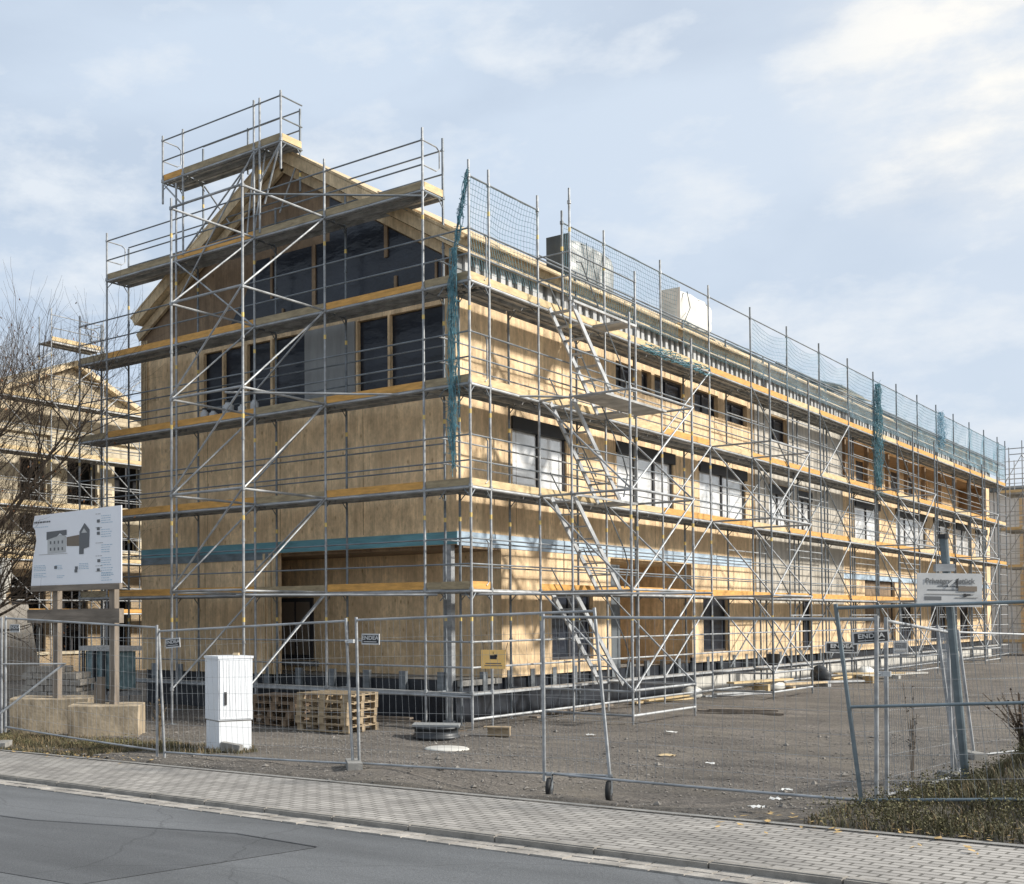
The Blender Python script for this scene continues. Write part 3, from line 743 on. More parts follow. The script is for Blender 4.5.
# long braces on the far half
for i in (6,8,10,11,13,15):
    for L in (1,2,3,4):
        ss.brace((.03,SV[i],L*H),(.03,SV[i+1],(L-1)*H),'steel_dark')
for L in (1,2,3,4): ss.brace((.03,SV[5],L*H),(.03,SV[4],(L-1)*H),'steel')
for L in (2,4): ss.brace((.03,SV[9],L*H),(.03,SV[8],(L-1)*H),'steel')
for k in range(6,len(SV)-1):
    ym=(SV[k]+SV[k+1])/2
    ss.standard(-.36,ym,-.7,8.0,'steel_dark',False,6)
    for L in (1,2,3,4): ss.ledger((0,SV[k],(L-1)*H+1.5),(0,SV[k+1],(L-1)*H+1.5),.0175,'steel',6,'guard_rail') if k%2 else ss.ledger((-.73,SV[k],(L-1)*H+1.4),(-.73,SV[k+1],(L-1)*H+1.4),.0175,'steel',6,'guard_rail')
    for L in (1,3): ss.brace((-.70,SV[k],(L-1)*H),(-.70,SV[k+1],L*H-.1),'steel_dark')
# top rails that carry the nets
for a,b in ((0,2.68),(3.75,50.6)):
    n = max(1,int((b-a)/6)); 
    for k in range(n): ss.ledger((.0,a+(b-a)*k/n,10.14),(.0,a+(b-a)*(k+1)/n,10.14),.0175,'steel_dark',6)
for k in range(2,len(SV)-1): ss.part('guard_rail', MB().tube((0,SV[k],9.18),(0,SV[k+1],9.18),.0175,6), M['steel_dark'])
# two projecting support bays
def bay(X,y0,y1,top_,xin=0,m='steel'):
    for y in (y0,y1):
        ss.standard(X,y,-.72,top_,m)
        for L in range(1,6):
            z = (L-1)*H
            if z > top_: break
            ss.ledger((xin,y,z-.02),(X,y,z-.02),.026)
            if L>1 and L<=4: ss.brace((0.0,y+.03,z),(X,y+.03,z-H))
    for L in range(1,6):
        z = (L-1)*H
        if z > top_: break
        ss.ledger((X,y0,z),(X,y1,z),.028)
        if L>1: ss.brace((X+.03,y1,z),(X+.03,y0,z-H))
    ss.ledger((X,y0,-.5),(X,y1,-.5),.026,'alu'); ss.ledger((xin,y0,-.5),(X,y0,-.5),.026)
    ss.ledger((X,y0,z),(X,y1,z),.02) if False else None
bay(2.05,2.68,5.75,7.6)
bay(1.6,11.89,14.96,8.1,0,'steel_dark')
bay(1.3,27.24,30.31,8.1,0,'steel_dark')
bay(1.1,39.52,42.59,8.1,0,'steel_dark')
for x,y in ((.75,2.68),(.75,5.75)): ss.standard(x,y,-.72,10.43 if y<3 else 9.35,'steel')
for L in (2,3,4,5): 
    z=(L-1)*H
    ss.part('deck', MB().box(.03,.72,5.1,5.72,z-.04,z+.01), M['deck'])
    ss.part('deck', MB().box(.78,1.5,2.75,5.7,z-.05,z-.0) if L==4 else MB().box(.76,.80,2.75,5.7,z-.05,z-.0), M['deck'])
    ss.ledger((.75,2.68,z+.5),(.75,5.75,z+.5),.0175,'steel_dark'); ss.ledger((.75,2.68,z+1.0),(.75,5.75,z+1.0),.0175,'steel_dark')
ss.ledger((0,2.68,4*H+1.0),(.75,2.68,4*H+1.0),.0175); ss.ledger((0,2.68,4*H+.5),(.75,2.68,4*H+.5),.0175)
ss.ledger((-.3,.1,2*0+1.93),(3.6,2.9,1.93),.022)
ss.finish()
# stair flights in the tower: each flight is a thing of its own
for L in (1,2,3,4):
    z0=(L-1)*H; z1=L*H
    t = thing('stair_flight', {1:'lowest aluminium stair flight standing just above the ground in the side scaffold tower',2:'aluminium stair flight crossing the blue membrane band in the scaffold tower',3:'aluminium stair flight in front of the first upper windows of the side wall',4:'topmost aluminium stair flight leading up to the deck under the eave'}[L], 'stairs', (.38,4,z0), 'stair flights of the scaffold tower')
    for x in (.12,.66):
        a=Vector((x,2.95,z1-.04)); b=Vector((x,5.12,z0-.02)); d=(b-a)/2
        MB().obox((a+b)/2,d,(.018,0,0),d.cross(Vector((1,0,0))).normalized()*.055).build('stringer', M['alu'], t)
    mb=MB()
    for k in range(8):
        f=(k+.5)/8; y=2.95+2.17*f; z=z1-(z1-z0)*f
        MB().box(.14,.64,y-.09,y+.07,z-.012,z+.012).build('tread', M['steel'], t)
    MB().path([(.74,3.0,z1+.85),(.74,3.2,z1+.88),(.74,5.1,z0+.95),(.74,5.3,z0+.6),(.74,5.1,z0+.1)],.016,6).build('handrail', M['steel_dark'], t)
    MB().path([(.08,3.0,z1+.5),(.08,5.1,z0+.6)],.016,6).build('handrail', M['steel_dark'], t)
# ---- far tower at the right edge and the scaffold behind the corner
fs = Scaf('far_scaffold', 'distant pale scaffold stair tower beyond the far end of the long side', (0,56,-.7))
for x in (-1.0,.1,1.3,2.6):
    for y in (54.5,57.2): fs.standard(x,y,-.7,10.9 if x<1 else 10.6,'steel' if x<1 else 'alu',True,6)
for L in range(1,6):
    z=(L-1)*H
    for a,b in ((-1,.1),(.1,1.3),(1.3,2.6)):
        fs.deck(a,b,54.5,57.2,z,'x'); fs.rails(a,b,54.5,z,'x',(.5,1.0),'steel'); fs.rails(a,b,57.2,z,'x',(.5,1.0),'steel'); fs.toe(a,b,54.5,z,'x','toe_light')
    if L<5:
        fs.part('stair', MB().obox((.7,54.3,z+H/2),(.55,0,H/2),(0,.2,0),(-.06,0,.05)), M['alu'])
        fs.brace((-1,54.4,z),(.1,54.4,z+H))
for x in (-.5,.6,.95,1.9):
    for y in (54.5,55.8): fs.standard(x,y,-.7,10.0 if x<1.5 else 9.0,'alu',False,6)
for L in range(1,6):
    z=(L-1)*H
    for k in range(2): fs.brace((-1+1.1*k,54.42,z+H*(k%2)),(.1+1.1*k,54.42,z+H*(1-k%2)),'alu')
    for hh in (.3,.75,1.3,1.7): fs.ledger((-1,54.45,z+hh),(2.6,54.45,z+hh),.02,'alu',6)
for y in (54.5,57.2):
    fs.ledger((-1,y,10.5),(2.6,y,10.5))
fs.finish()

# ------------------------------------------------------------------ safety nets
def net(name, label, P, W, Hh, cell=.1, sag=.12, m='net', r=.0045, slack=0, origin=None):
    """P corner, W vector along, Hh vector down; strands both ways with a little slack"""
    P=Vector(P); W=Vector(W); Hh=Vector(Hh); mb=MB()
    nw=max(2,int(W.length/cell)); nh=max(2,int(Hh.length/cell)); N=Vector((-1,0,0)) if abs(W.y)>abs(W.x) else Vector((0,1,0))
    seed=random.random()*50
    bays=max(1,round(W.length/3.07))
    def pt(u,v):
        s_=math.sin(u*bays*PI)
        q=P+W*u+Hh*(v+ (slack*abs(s_)*(1-v)*.6)) + N*(sag*math.sin(v*PI)*(.4+.6*abs(s_))+.05*nz2(u*W.length*1.1+seed,v*3))
        return q+Vector((0,0,.03*nz2(u*W.length*2+seed,v*5+9)))
    for i in range(nw+1):
        mb.path([pt(i/nw,v/5) for v in range(6)],r,3)
    for j in range(nh+1):
        k=nw//2; mb.path([pt(u/k,j/nh) for u in range(k+1)],r,3)
    o=mb.build(name,M[m],None,origin=origin or tuple(P)); tag(o,label,'safety net','safety nets above the top deck'); return o
net('safety_net','open teal net panel hanging at the corner of the building above the top deck',(.03,.05,10.10),(0,2.6,0),(0,0,-1.75),.1,.18,'net',.0042)
net('safety_net','teal net stretched in front of the silver wrapped bundle',(.03,3.8,10.12),(0,6.0,0),(0,0,-1.6),.1,.12,'net',.0038)
net('safety_net','slack net hanging in loops in front of the white wrapped crate',(.03,10.2,9.2),(0,4.6,0),(0,0,-.7),.1,.1,'net',.0038,.25)
net('safety_net','blue net between the white wrapped crate and the roof boards',(.03,15.1,10.1),(0,8.9,0),(0,0,-1.6),.11,.1,'net_pale',.0042,.22)
net('safety_net','blue net panel in front of the pile of roof boards',(.03,24.3,10.12),(0,9.0,0),(0,0,-1.7),.11,.1,'net_pale',.005,.05)
net('safety_net','dense blue net to the right of the hanging net bundle at the far roof',(.03,33.5,10.12),(0,8.5,0),(0,0,-1.7),.12,.1,'net_pale',.006,.05)
net('safety_net','farthest blue net at the right end of the roof edge',(.03,42.2,10.12),(0,8.2,0),(0,0,-1.7),.12,.1,'net_pale',.007)
net('safety_net','small net closing the gap behind the left end of the gable scaffold',(-11.9,2.0,9.3),(1.6,.9,0),(0,0,-1.5),.12,.05,'net_pale',.006)
def bundle(label, top_, bot, w, n=26, m='net'):
    mb=MB(); top_=Vector(top_); bot=Vector(bot); sg=12
    for i in range(n):
        a=random.random()*6.28; rr=w*math.sqrt(random.random()); s0=random.random()*9; f1=random.uniform(.85,1)
        pts=[]
        for k in range(sg+1):
            f=k/sg*f1; q=top_.lerp(bot,f); ww=.35+.65*math.sin(min(1,f*1.15)*PI*.85)
            pts.append(q+Vector((math.cos(a+2.4*f),math.sin(a+2.4*f),0))*rr*ww+Vector((nz2(s0,f*9),nz2(s0+5,f*9),0))*w*.75)
        mb.path(pts,.0065,4)
    for i in range(n*3):
        f=random.random(); q=top_.lerp(bot,f); d=Vector((random.uniform(-1,1),random.uniform(-1,1),random.uniform(-.8,.8)))*w*1.2
        mb.tube(q-d,q+d,.006,3)
    o=mb.build('net_bundle',M[m],None,origin=tuple(bot)); tag(o,label,'net bundle','gathered safety nets'); return o
bundle('long teal net bundle hanging down in front of the building corner',(-.30,-.08,8.75),(-.38,-.06,2*H+.25),.12,30)
bundle('gathered net running down the corner post to the top deck',(0,-.03,10.25),(-.28,-.06,8.7),.07,20)
bundle('thick teal net roll hanging across the far eave in front of the roof boards',(.12,27.3,10.0),(.14,27.3,5.9),.20,40)
bundle('gathered net hung on the rail near the far end of the roof',(.06,37.0,10.2),(.06,37.0,8.6),.22,26,'net_pale')
mb=MB()
for k in range(40):
    y=random.uniform(7.2,10.8); z=8.03+random.uniform(-.12,.1)
    mb.path([(.12+random.uniform(-.05,.1),y+dd*.16,z+.07*nz2(y+dd,k)) for dd in range(8)],.009,4)
tag(mb.build('loose_net',M['net'],None,origin=(.1,9,8)),'tangled teal net lying along the edge of the top deck','loose net')

# ------------------------------------------------------------------ things on the roof edge
def wrapped(name,label,c,hx,hy,hz,m,flap,rz=0,seed=0,m2=None):
    t=thing(name,label,'wrapped bundle',(c[0],c[1],c[2]-hz))
    mb=MB(); N=14; sub_=[]
    def face(fn,wob):
        n0=len(mb.v)
        for j in range(N+1):
            for i in range(N+1):
                p=Vector(fn(i/N*2-1,j/N*2-1)); L_=((abs(p.x)/hx)**4.5+(abs(p.y)/hy)**4.5+(abs(p.z)/hz)**4.5)**(1/4.5); p=p/L_; e=wob*nz2(p.x*3.1+p.y*4.3+seed,p.z*2.1+p.y*1.1+seed)
                f=1+.06*nz2(p.x*2+seed,p.y*2+p.z)
                mb.v.append((c[0]+p.x*f+e,c[1]+p.y*f+e*.6,c[2]+p.z*(1+.04*nz2(p.y*1.7+seed,p.x*2))))
        for j in range(N):
            for i in range(N): a=n0+j*(N+1)+i; mb.f.append((a,a+1,a+N+2,a+N+1))
    face(lambda u,v:(hx,hy*u,hz*v),.10); face(lambda u,v:(-hx,hy*u,hz*v),.10)
    face(lambda u,v:(hx*u,-hy,hz*v),.05); face(lambda u,v:(hx*u,hy,hz*v),.05)
    face(lambda u,v:(hx*u,hy*v,hz),.04); face(lambda u,v:(hx*u,hy*v,-hz),.04)
    o=mb.build('wrapping',m,t,True)
    MB().box(c[0]-hx,c[0]+hx,c[1]-hy,c[1]+hy,c[2]-hz-.14,c[2]-hz-.05).build('base_frame',M['wrap_dark'],t)
    MB().box(c[0]-hx*.9,c[0]-hx*.7,c[1]-hy*.8,c[1]+hy*.8,9.3,c[2]-hz-.1).box(c[0]+hx*.5,c[0]+hx*.7,c[1]-hy*.8,c[1]-hy*.6,9.3,c[2]-hz-.1).box(c[0]+hx*.5,c[0]+hx*.7,c[1]+hy*.6,c[1]+hy*.8,9.3,c[2]-hz-.1).build('support_leg',M['steel_dark'],t)
    for k in range(flap):
        y=c[1]-hy+2*hy*random.random()
        MB().path([(c[0]+hx+.04,y,c[2]+hz*.9),(c[0]+hx+.09,y+.15*random.uniform(-1,1),c[2]),(c[0]+hx+.05,y+.3*random.uniform(-1,1),c[2]-hz*1.05)],.012,5).build('strap',M['wrap_dark'],t)
    if m2:
        MB().box(c[0]-hx-.03,c[0]+hx+.03,c[1]-hy-.06,c[1]-hy-.035,c[2]-hz,c[2]+hz*.98).build('end_cover',m2,t)
    return t
wrapped('wrapped_bundle','large bundle wrapped in creased silver foil standing above the roof edge',(-1.8,8.25,10.42),.28,1.33,.58,M['silver_wrap'],3,0,3,M['wrap_dark'])
wrapped('wrapped_crate','crate wrapped in white sheeting standing above the roof edge',(-1.8,14.9,10.52),.28,1.3,.52,M['white_wrap'],1,0,8,M['sign_grey'])
for k in range(7):
    tag(MB().rbox((-1.9+.05*random.uniform(-1,1),28.6+random.uniform(-.3,.3),9.98+.06*k),.9,2.3-.12*k,.022,random.uniform(-.05,.05),R(0),R(20)).build('roof_board',M['toe'] if k%3 else M['grey_panel'],None),
        'weathered board in the sloping pile on the far part of the roof','board','boards piled on the far roof')

# ------------------------------------------------------------------ neighbouring house (left)
nx=-25.5
nh=thing('brick_house','pale sunlit brick house with a gable under renovation seen behind the bare tree','building',(nx-6,10,-.7))
wins=[(7.95,9.2,6.1,7.75),(10.25,11.8,6.1,8.0),(12.7,14.2,6.1,8.0),(7.95,8.7,4.75,5.6),(10.4,11.7,4.4,5.2),(12.7,14.0,4.3,4.9),(5.2,6.6,6.1,7.9),(14.8,16.4,6.1,8.0),
      (7.6,9.2,.2,3.1),(9.9,11.3,.2,2.9),(12.0,13.6,.2,2.8),(14.6,16.2,.2,2.8),(5,6.4,.2,3.0)]
mb=MB(); wall_cells(mb,(nx,nx-.35),2.5,18.5,-.7,4.2,wins,0,'y'); o=mb.build('wall',M['brick'],nh); fix_normals(o)
mb=MB(); wall_cells(mb,(nx,nx-.35),2.5,18.5,4.2,9.0,wins,0,'y'); o=mb.build('wall',M['plaster'],nh); fix_normals(o)
mb=MB(); mb.prism([(nx,4.2,9.0),(nx,16.6,9.0),(nx,10.5,11.55)],(-.35,0,0)); o=mb.build('gable',M['brick_light'],nh); fix_normals(o)
MB().box(nx-12,nx-.9,3,18,-.7,8.9).build('core',M['black_void'],nh)
for w_ in wins:
    f=MB().box(nx-.2,nx-.14,w_[0],w_[0]+.06,w_[2],w_[3]).box(nx-.2,nx-.14,w_[1]-.06,w_[1],w_[2],w_[3]).box(nx-.2,nx-.14,(w_[0]+w_[1])/2-.03,(w_[0]+w_[1])/2+.03,w_[2],w_[3]).build('window',M['frame_dark'],nh)
    MB().box(nx+.002,nx+.08,w_[0]-.12,w_[1]+.12,w_[2]-.12,w_[2]-.01).build('window_sill',M['plaster'],nh)
for s_,ya in ((1,17.2),(-1,3.6)):
    mb=MB(); mb.prism([(nx+.35,10.5,11.62),(nx+.35,ya,8.72),(nx+.35,ya,8.92),(nx+.35,10.5,11.84)],(-12,0,0)); o=mb.build('roof',M['timber_pale'],nh); fix_normals(o)
for z in (5.85,8.85,4.12): MB().box(nx+.002,nx+.14,2.4,18.6,z-.14,z).build('cornice',M['plaster'],nh)
for y in (9.55,12.2): MB().box(nx+.01,nx+.2,y-.2,y+.2,4.4,8.7).build('pilaster',M['plaster'],nh)
mb=MB(); mb.lathe([(.0,3.6),(.34,3.6),(.36,3.5),(.30,3.3),(.36,3.0),(.22,2.6),(.12,2.4),(.1,2.2),(.22,2.1),(.22,2.0),(0,2.0)],(nx+2.4,5.5,0),18)
tag(mb.build('stone_urn',M['white_plinth'],None,True,origin=(nx+2.4,5.5,2)),'pale stone urn at the left edge beside the information board','urn')
tag(MB().prism([(nx+2.1,4.4,-.7),(nx+2.1,6.9,-.7),(nx+2.1,6.3,2.0),(nx+2.1,4.9,2.0)],(.7,0,0)).build('urn_plinth',M['stone'],None),'tapering plastered plinth under the stone urn','plinth')
ns=Scaf('neighbour_scaffold','scaffolding with pale boards in front of the brick house behind the tree',(nx+1,10,-.7))
NY=[3.4,5.97,8.54,11.11,13.68,16.25]
for y in NY:
    ns.standard(nx+1.2,y,-.7,9.8 if y not in (8.54,11.11) else 13.4,'steel',True,6); ns.standard(nx+.45,y,-.7,9.4 if y not in (8.54,11.11) else 13.2,'steel_dark',True,6)
for L in (1,2,3,4):
    z=1.6+(L-1)*H+.1
    for a,b in zip(NY[:-1],NY[1:]):
        ns.deck(a,b,nx+1.2,nx+.45,z,'y'); ns.toe(a,b,nx+1.2,z,'y','toe_light' if L>1 else 'toe_orange'); ns.rails(a,b,nx+1.2,z,'y',(.5,1.0),'steel'); ns.ledger((nx+1.22,a,z-.03),(nx+1.22,b,z-.03),.028,'alu',6)
    for y in NY: ns.transom(y,nx+1.2,nx+.45,z,'y')
    ns.brace((nx+1.25,8.54,z+H),(nx+1.25,11.11,z)); ns.brace((nx+1.25,13.68,z),(nx+1.25,11.11,z+H)); ns.brace((nx+1.25,5.97,z+H),(nx+1.25,8.54,z))
    for a,b in zip(NY[:-1],NY[1:]): ns.rails(a,b,nx+.45,z,'y',(.5,1.0),'steel')
z=9.82
for a,b in zip(NY[1:-1],NY[2:]):
    ns.deck(a,b,nx+1.2,nx+.45,z,'y'); ns.toe(a,b,nx+1.2,z,'y','toe_light'); ns.rails(a,b,nx+1.2,z,'y',(.5,1.0),'steel'); ns.brace((nx+1.25,a,z),(nx+1.25,b,z+1.9),'steel')
z=12.16
ns.deck(8.54,11.11,nx+1.2,nx+.45,z,'y'); ns.toe(8.54,11.11,nx+1.2,z,'y','toe_light'); ns.rails(8.54,11.11,nx+1.2,z,'y',(.5,1.0),'steel'); ns.rails(nx+.45,nx+1.2,11.11,z,'x',(.5,1.0),'steel')
ns.rails(8.54,11.11,nx+1.2,10.1,'y',(.1,.6),'steel')
ns.finish()

# ------------------------------------------------------------------ fences
def fence_panel(label, p0, p1, h, lean=(0,0), wires=.11, mid=False, posts=(1,1), group='wire mesh fence panels', rail='steel', tops=None):
    """p0,p1: (x,y,zbottom)"""
    a=Vector(p0); b=Vector(p1); U=(b-a); Ln=U.length; u=U/Ln; nrm=Vector((-u.y,u.x,0)).normalized()
    up0=Vector((0,0,h))+nrm*lean[0]; up1=Vector((0,0,h))+nrm*lean[1]
    if tops: up0=Vector(tops[0])-a; up1=Vector(tops[1])-b
    t=thing('mesh_fence',label,'fence',((a.x+b.x)/2,(a.y+b.y)/2,min(a.z,b.z)),group)
    def P(s,v): return a.lerp(b,s)+up0.lerp(up1,s)*v
    if posts[0]: MB().tube(P(0,-.02),P(0,1.02),.021,8).build('post',M[rail],t)
    if posts[1]: MB().tube(P(1,-.02),P(1,1.02),.021,8).build('post',M[rail],t)
    MB().tube(P(0,1),P(1,1),.017,8).build('top_rail',M[rail],t)
    mb=MB(); pts=[P(k/10,.03)-Vector((0,0,.012*math.sin(k/10*PI))) for k in range(11)]
    mb.path(pts,.016,8).build('bottom_rail',M[rail],t)
    if mid: MB().tube(P(0,.5),P(1,.5),.016,8).build('middle_rail',M[rail],t)
    mb=MB(); n=int(Ln/wires); s0=random.random()*30
    for i in range(1,n):
        s=i/n
        mb.path([P(s+.012*nz2(s*9+s0,v*2)/Ln,.03+.97*v/4)+nrm*(.014*nz2(s*7+s0,v*1.3)) for v in range(5)],.0021,3)
    for j in range(1,8):
        mb.tube(P(0,j/8)+nrm*.004,P(1,j/8)+nrm*.004,.0021,3)
    w=mb.build('wire_mesh',M['steel'],t)
    return t,P,nrm,u
def foot(label,x,y,z,rz=0):
    t=thing('ballast_stone',label,'ballast stone',(x,y,z),'concrete feet of the fence')
    MB().rbox((x,y,z+.065),.30,.10,.06,rz).build('block',M['concrete_grey'],t)
    return t
def clamp(p,label):
    mb=MB(); p=Vector(p); mb.rbox(p,.07,.02,.025,0); mb.tube(p-Vector((.05,.05,0)),p+Vector((.05,.05,0)),.008,6)
    tag(mb.build('fence_clamp',M['alu'],None,origin=tuple(p)),label,'clamp','clamps joining fence panels')
def sign_plate(name,label,cat,c,u,w,h,face,parts,tilt=0,group=None):
    """thin plate; u along, facing n. parts: list of (kind, x, z, w, h, mat) in plate units"""
    u=Vector(u).normalized(); n=Vector((u.y,-u.x,0)); up=Vector((0,0,1))
    if tilt: 
        m_=Matrix.Rotation(tilt,3,n); u=m_@u; up=m_@up
    c=Vector(c); t=thing(name,label,cat,tuple(c),group)
    MB().obox(c,u*w/2,n*.006,up*h/2).build('plate',face,t)
    mats={}
    for k,(x,z,ww,hh,m) in enumerate(parts): mats.setdefault(m,[]).append((x,z,ww,hh))
    lift=.0075
    for m,ls in mats.items():
        mb=MB()
        for x,z,ww,hh in ls: mb.obox(c+u*x+up*z+n*lift,u*ww/2,n*.001,up*hh/2)
        mb.build('print',M[m],t); lift+=.0022
    return t,c,u,n,up
def text_on(t,txt,c,u,n,up,x,z,size,m,lift=.012,bold=.0,name='lettering',sx=1):
    cu=bpy.data.curves.new('txt','FONT'); cu.body=txt; cu.size=size; cu.align_x='CENTER'; cu.align_y='CENTER'; cu.extrude=.0008; cu.offset=bold
    ob=bpy.data.objects.new('tmp',cu); col.objects.link(ob)
    bpy.context.view_layer.update()
    dg=bpy.context.evaluated_depsgraph_get(); me=bpy.data.meshes.new_from_object(ob.evaluated_get(dg))
    bpy.data.objects.remove(ob); 
    base=Vector(t.location); o0=Vector(c)+u*x+up*z+n*lift
    for v in me.vertices: v.co = o0+u*(v.co.x*sx)+up*v.co.y+n*v.co.z-base
    me.materials.clear(); me.materials.append(M[m])
    o=bpy.data.objects.new(name,me); col.objects.link(o); o.parent=t; return o

fence_panel('mesh fence panel left of the concrete blocks reaching out of the picture',(-8.95,-6.95,-.62),(-5.45,-7.0,-.52),2.0)
P1=fence_panel('mesh fence panel in front of the two concrete blocks',(-5.33,-7.0,-.50),(-1.45,-6.90,-.66),2.0)
P2=fence_panel('mesh fence panel in front of the white cabinet',(-1.32,-6.86,-.68),(2.343,-6.713,-.598),2.0,(0.0,0),tops=((-1.45,-6.86,1.28),(2.307,-6.808,1.438)))
P3=fence_panel('mesh fence panel with a small black and white sign, left of the wheeled gate',(2.42,-6.67,-.59),(6.22,-6.78,-.44),2.0,tops=((2.43,-6.735,1.45),(6.00,-6.70,1.55)))
P4=fence_panel('wide mesh gate panel on wheels across the site entrance',(5.40,-6.86,-.46),(9.21,-7.12,-.40),1.95,tops=((5.416,-6.887,1.482),(9.244,-7.15,1.445)),group='wire mesh fence panels')
P5=fence_panel('leaning mesh fence panel with a middle rail at the right edge',(9.088,-7.162,-.396),(12.5,-6.86,-.05),2.0,mid=True,tops=((8.93,-7.36,1.56),(12.4,-6.75,1.66)),rail='steel_blue')
P6=fence_panel('mesh fence panel running back from the gate behind the private property sign',(9.146,-6.51,-.41),(8.98,-2.95,-.60),1.85,tops=((9.172,-6.544,1.43),(8.95,-2.95,1.27)))
P7=fence_panel('farther leaning mesh fence panel beyond the green sign pole',(9.0,-2.8,-.62),(8.35,.7,-.75),1.95,tops=((8.8,-2.8,1.32),(8.2,.7,1.22)))
P8=fence_panel('farthest mesh fence panel in front of the far gravel',(8.45,.9,-.72),(9.4,4.2,-.72),2.0,tops=((8.25,.9,1.22),(9.3,4.2,1.12)))
for i,(x,y,l) in enumerate(((2.38,-6.74,'concrete fence foot under the joint right of the cabinet'),(-5.4,-7.0,'concrete fence foot at the left end among the weeds'),(9.05,-3.0,'concrete fence foot near the sign pole on the gravel'),(8.4,.8,'concrete fence foot farthest back on the gravel'))):
    foot(l,x,y,g(x,y)-.02,R(132))
clamp((2.37,-6.80,1.16),'bright clamp joining the two panels right of the cabinet')
clamp((9.22,-6.85,.9),'bright clamp at the gate post on the right')
# brace of the left panel
st=thing('fence_stay','slanted steel stay leaning against the fence at the left edge','fence stay',(-5.3,-7.05,-.5))
MB().tube((-5.35,-7.1,-.2),(-4.55,-6.3,.68),.021,8).build('strut',M['steel'],st)
MB().tube((-5.35,-7.05,.68),(-4.50,-6.3,.68),.014,8).build('bar',M['steel'],st)
# gate wheels
def wheel(t,x,y,z,r=.13):
    mb=MB(); prof=[(.055,-.026),(.10,-.03),(.122,-.024),(.13,0),(.122,.024),(.10,.03),(.055,.026)]
    n=18; m_=len(prof)
    for i in range(n):
        a=2*PI*i/n
        for rr,w in prof: mb.v.append((x-rr*math.cos(a)*.30+w*.95, y+rr*math.cos(a)*.95+w*.30, z+r+rr*math.sin(a)))
    for i in range(n):
        j=(i+1)%n
        for k in range(m_): mb.f.append((i*m_+k,j*m_+k,j*m_+(k+1)%m_,i*m_+(k+1)%m_))
    w=mb.build('wheel',M['rubber'],t,True)
    sub('hub',MB().tube((x-.026,y-.008,z+r),(x+.026,y+.008,z+r),.048,14),M['steel_dark'],w)
    sub('fork',MB().box(x+.032,x+.04,y-.02,y+.02,z+r-.02,z+r+.2).box(x-.03,x+.04,y-.03,y+.03,z+r+.15,z+r+.17),M['steel_dark'],w)
wheel(P4[0],5.50,-6.92,g(5.5,-6.9)+.01)
wheel(P3[0],6.23,-6.84,g(6.2,-6.8)+.01)
# signs on the fence
def endea(label,c,u,w,h,tilt=0):
    t,c,u,n,up=sign_plate('fence_sign',label,'sign',c,u,w,h,M['sign_grey'],[(0,.0,w*.90,h*.72,'ink_black')],tilt,'fence company signs')
    text_on(t,'ENDEA',c,u,n,up,0,h*.10,h*.50,'sign_grey',.012,.002,sx=1.75 if w/h>3.2 else 1.3)
    MB().obox(c+u*0-up*h*.24+n*.011,u*w*.36,n*.001,up*h*.035).build('lettering',M['sign_grey'],t)
    return t
endea('black fence sign, lower left one of the pair at the gate end',(8.90,-7.10,1.165),(.75,.66,0),.335,.115,R(-1))
endea('black fence sign, upper one of the pair fixed on the twin posts',(9.19,-7.16,1.27),(.78,.62,0),.36,.125,R(4))
endea('small black and white sign on the panel right of the cabinet',(2.72,-6.79,1.19),(.98,-.1,0),.33,.15)
endea('small black and white sign beside the post left of the cabinet',(-1.05,-6.93,1.10),(1,.05,0),.31,.15,R(5))
endea('small white sign at the far left of the fence',(-5.0,-7.04,1.32),(1,.03,0),.26,.14)
t,c,u,n,up=sign_plate('warning_sign','small yellow sign tied to the scaffold tubes at the building corner','sign',(.54,-.10,.68),(1,.35,0),.47,.36,M['sign_yellow'],
  [(0,-.08,.30,.022,'print_brown'),(0,-.12,.34,.018,'print_brown'),(0,.04,.13,.075,'ink_black'),(.05,.07,.06,.05,'ink_black'),(0,.12,.01,.05,'ink_black')])
MB().tube((.33,-.1,.80),(.28,-.06,1.01),.006,4).tube((.75,-.02,.80),(.80,0,1.0),.006,4).tube((.36,-.1,.5),(.36,-.05,.3),.006,4).build('cable_tie',M['ink_black'],t)
t,c,u,n,up=sign_plate('small_grey_sign','small grey sign behind the twin gate posts','sign',(9.09,-5.69,1.14),(.8,.6,0),.15,.14,M['sign_grey'],[(0,.02,.12,.06,'print_mid'),(0,-.04,.12,.02,'print_grey')])
# private property sign on its pole
pl=thing('sign_pole','leaning grey green steel pole carrying the private property sign','pole',(9.50,-4.75,-.45))
MB().tube((9.52,-4.78,-.5),(9.44,-5.30,2.33),.043,12).build('tube',M['steel_blue'],pl)
MB().tube((9.44,-5.30,2.32),(9.44,-5.303,2.37),.054,12).build('cap',M['ink_black'],pl)
MB().rbox((9.452,-5.35,2.0),.10,.03,.04,R(38)).build('bracket',M['steel'],pl)
t,c,u,n,up=sign_plate('private_property_sign','pale sign reading Privatgrundstück on the leaning pole at the right','sign',(9.52,-5.44,1.755),(.755,.656,0),.70,.36,M['sign_grey'],
  [(.02,.04,.30,.013,'print_mid'),(-.03,.0,.42,.012,'print_mid'),(.0,-.045,.52,.008,'print_grey'),(.18,-.08,.24,.010,'print_grey'),(-.18,-.09,.18,.04,'print_mid'),
   (.19,.015,.20,.055,'print_brown'),(.16,-.055,.03,.035,'ink_black'),(.20,-.05,.04,.018,'ink_black')],R(-1))
text_on(t,'Privatgrundstück',c,u,n,up,.0,.095,.078,'print_mid',.012,.0018)
MB().obox(c+n*.016+up*.075+u*.012,(u*.035+up*.03),n*.002,up*.013-u*.006).build('tape',M['sign_grey'],t)
MB().obox(c+n*.016+up*.07+u*.075,(u*.008),n*.002,up*.05).build('tape',M['ink_black'],t)

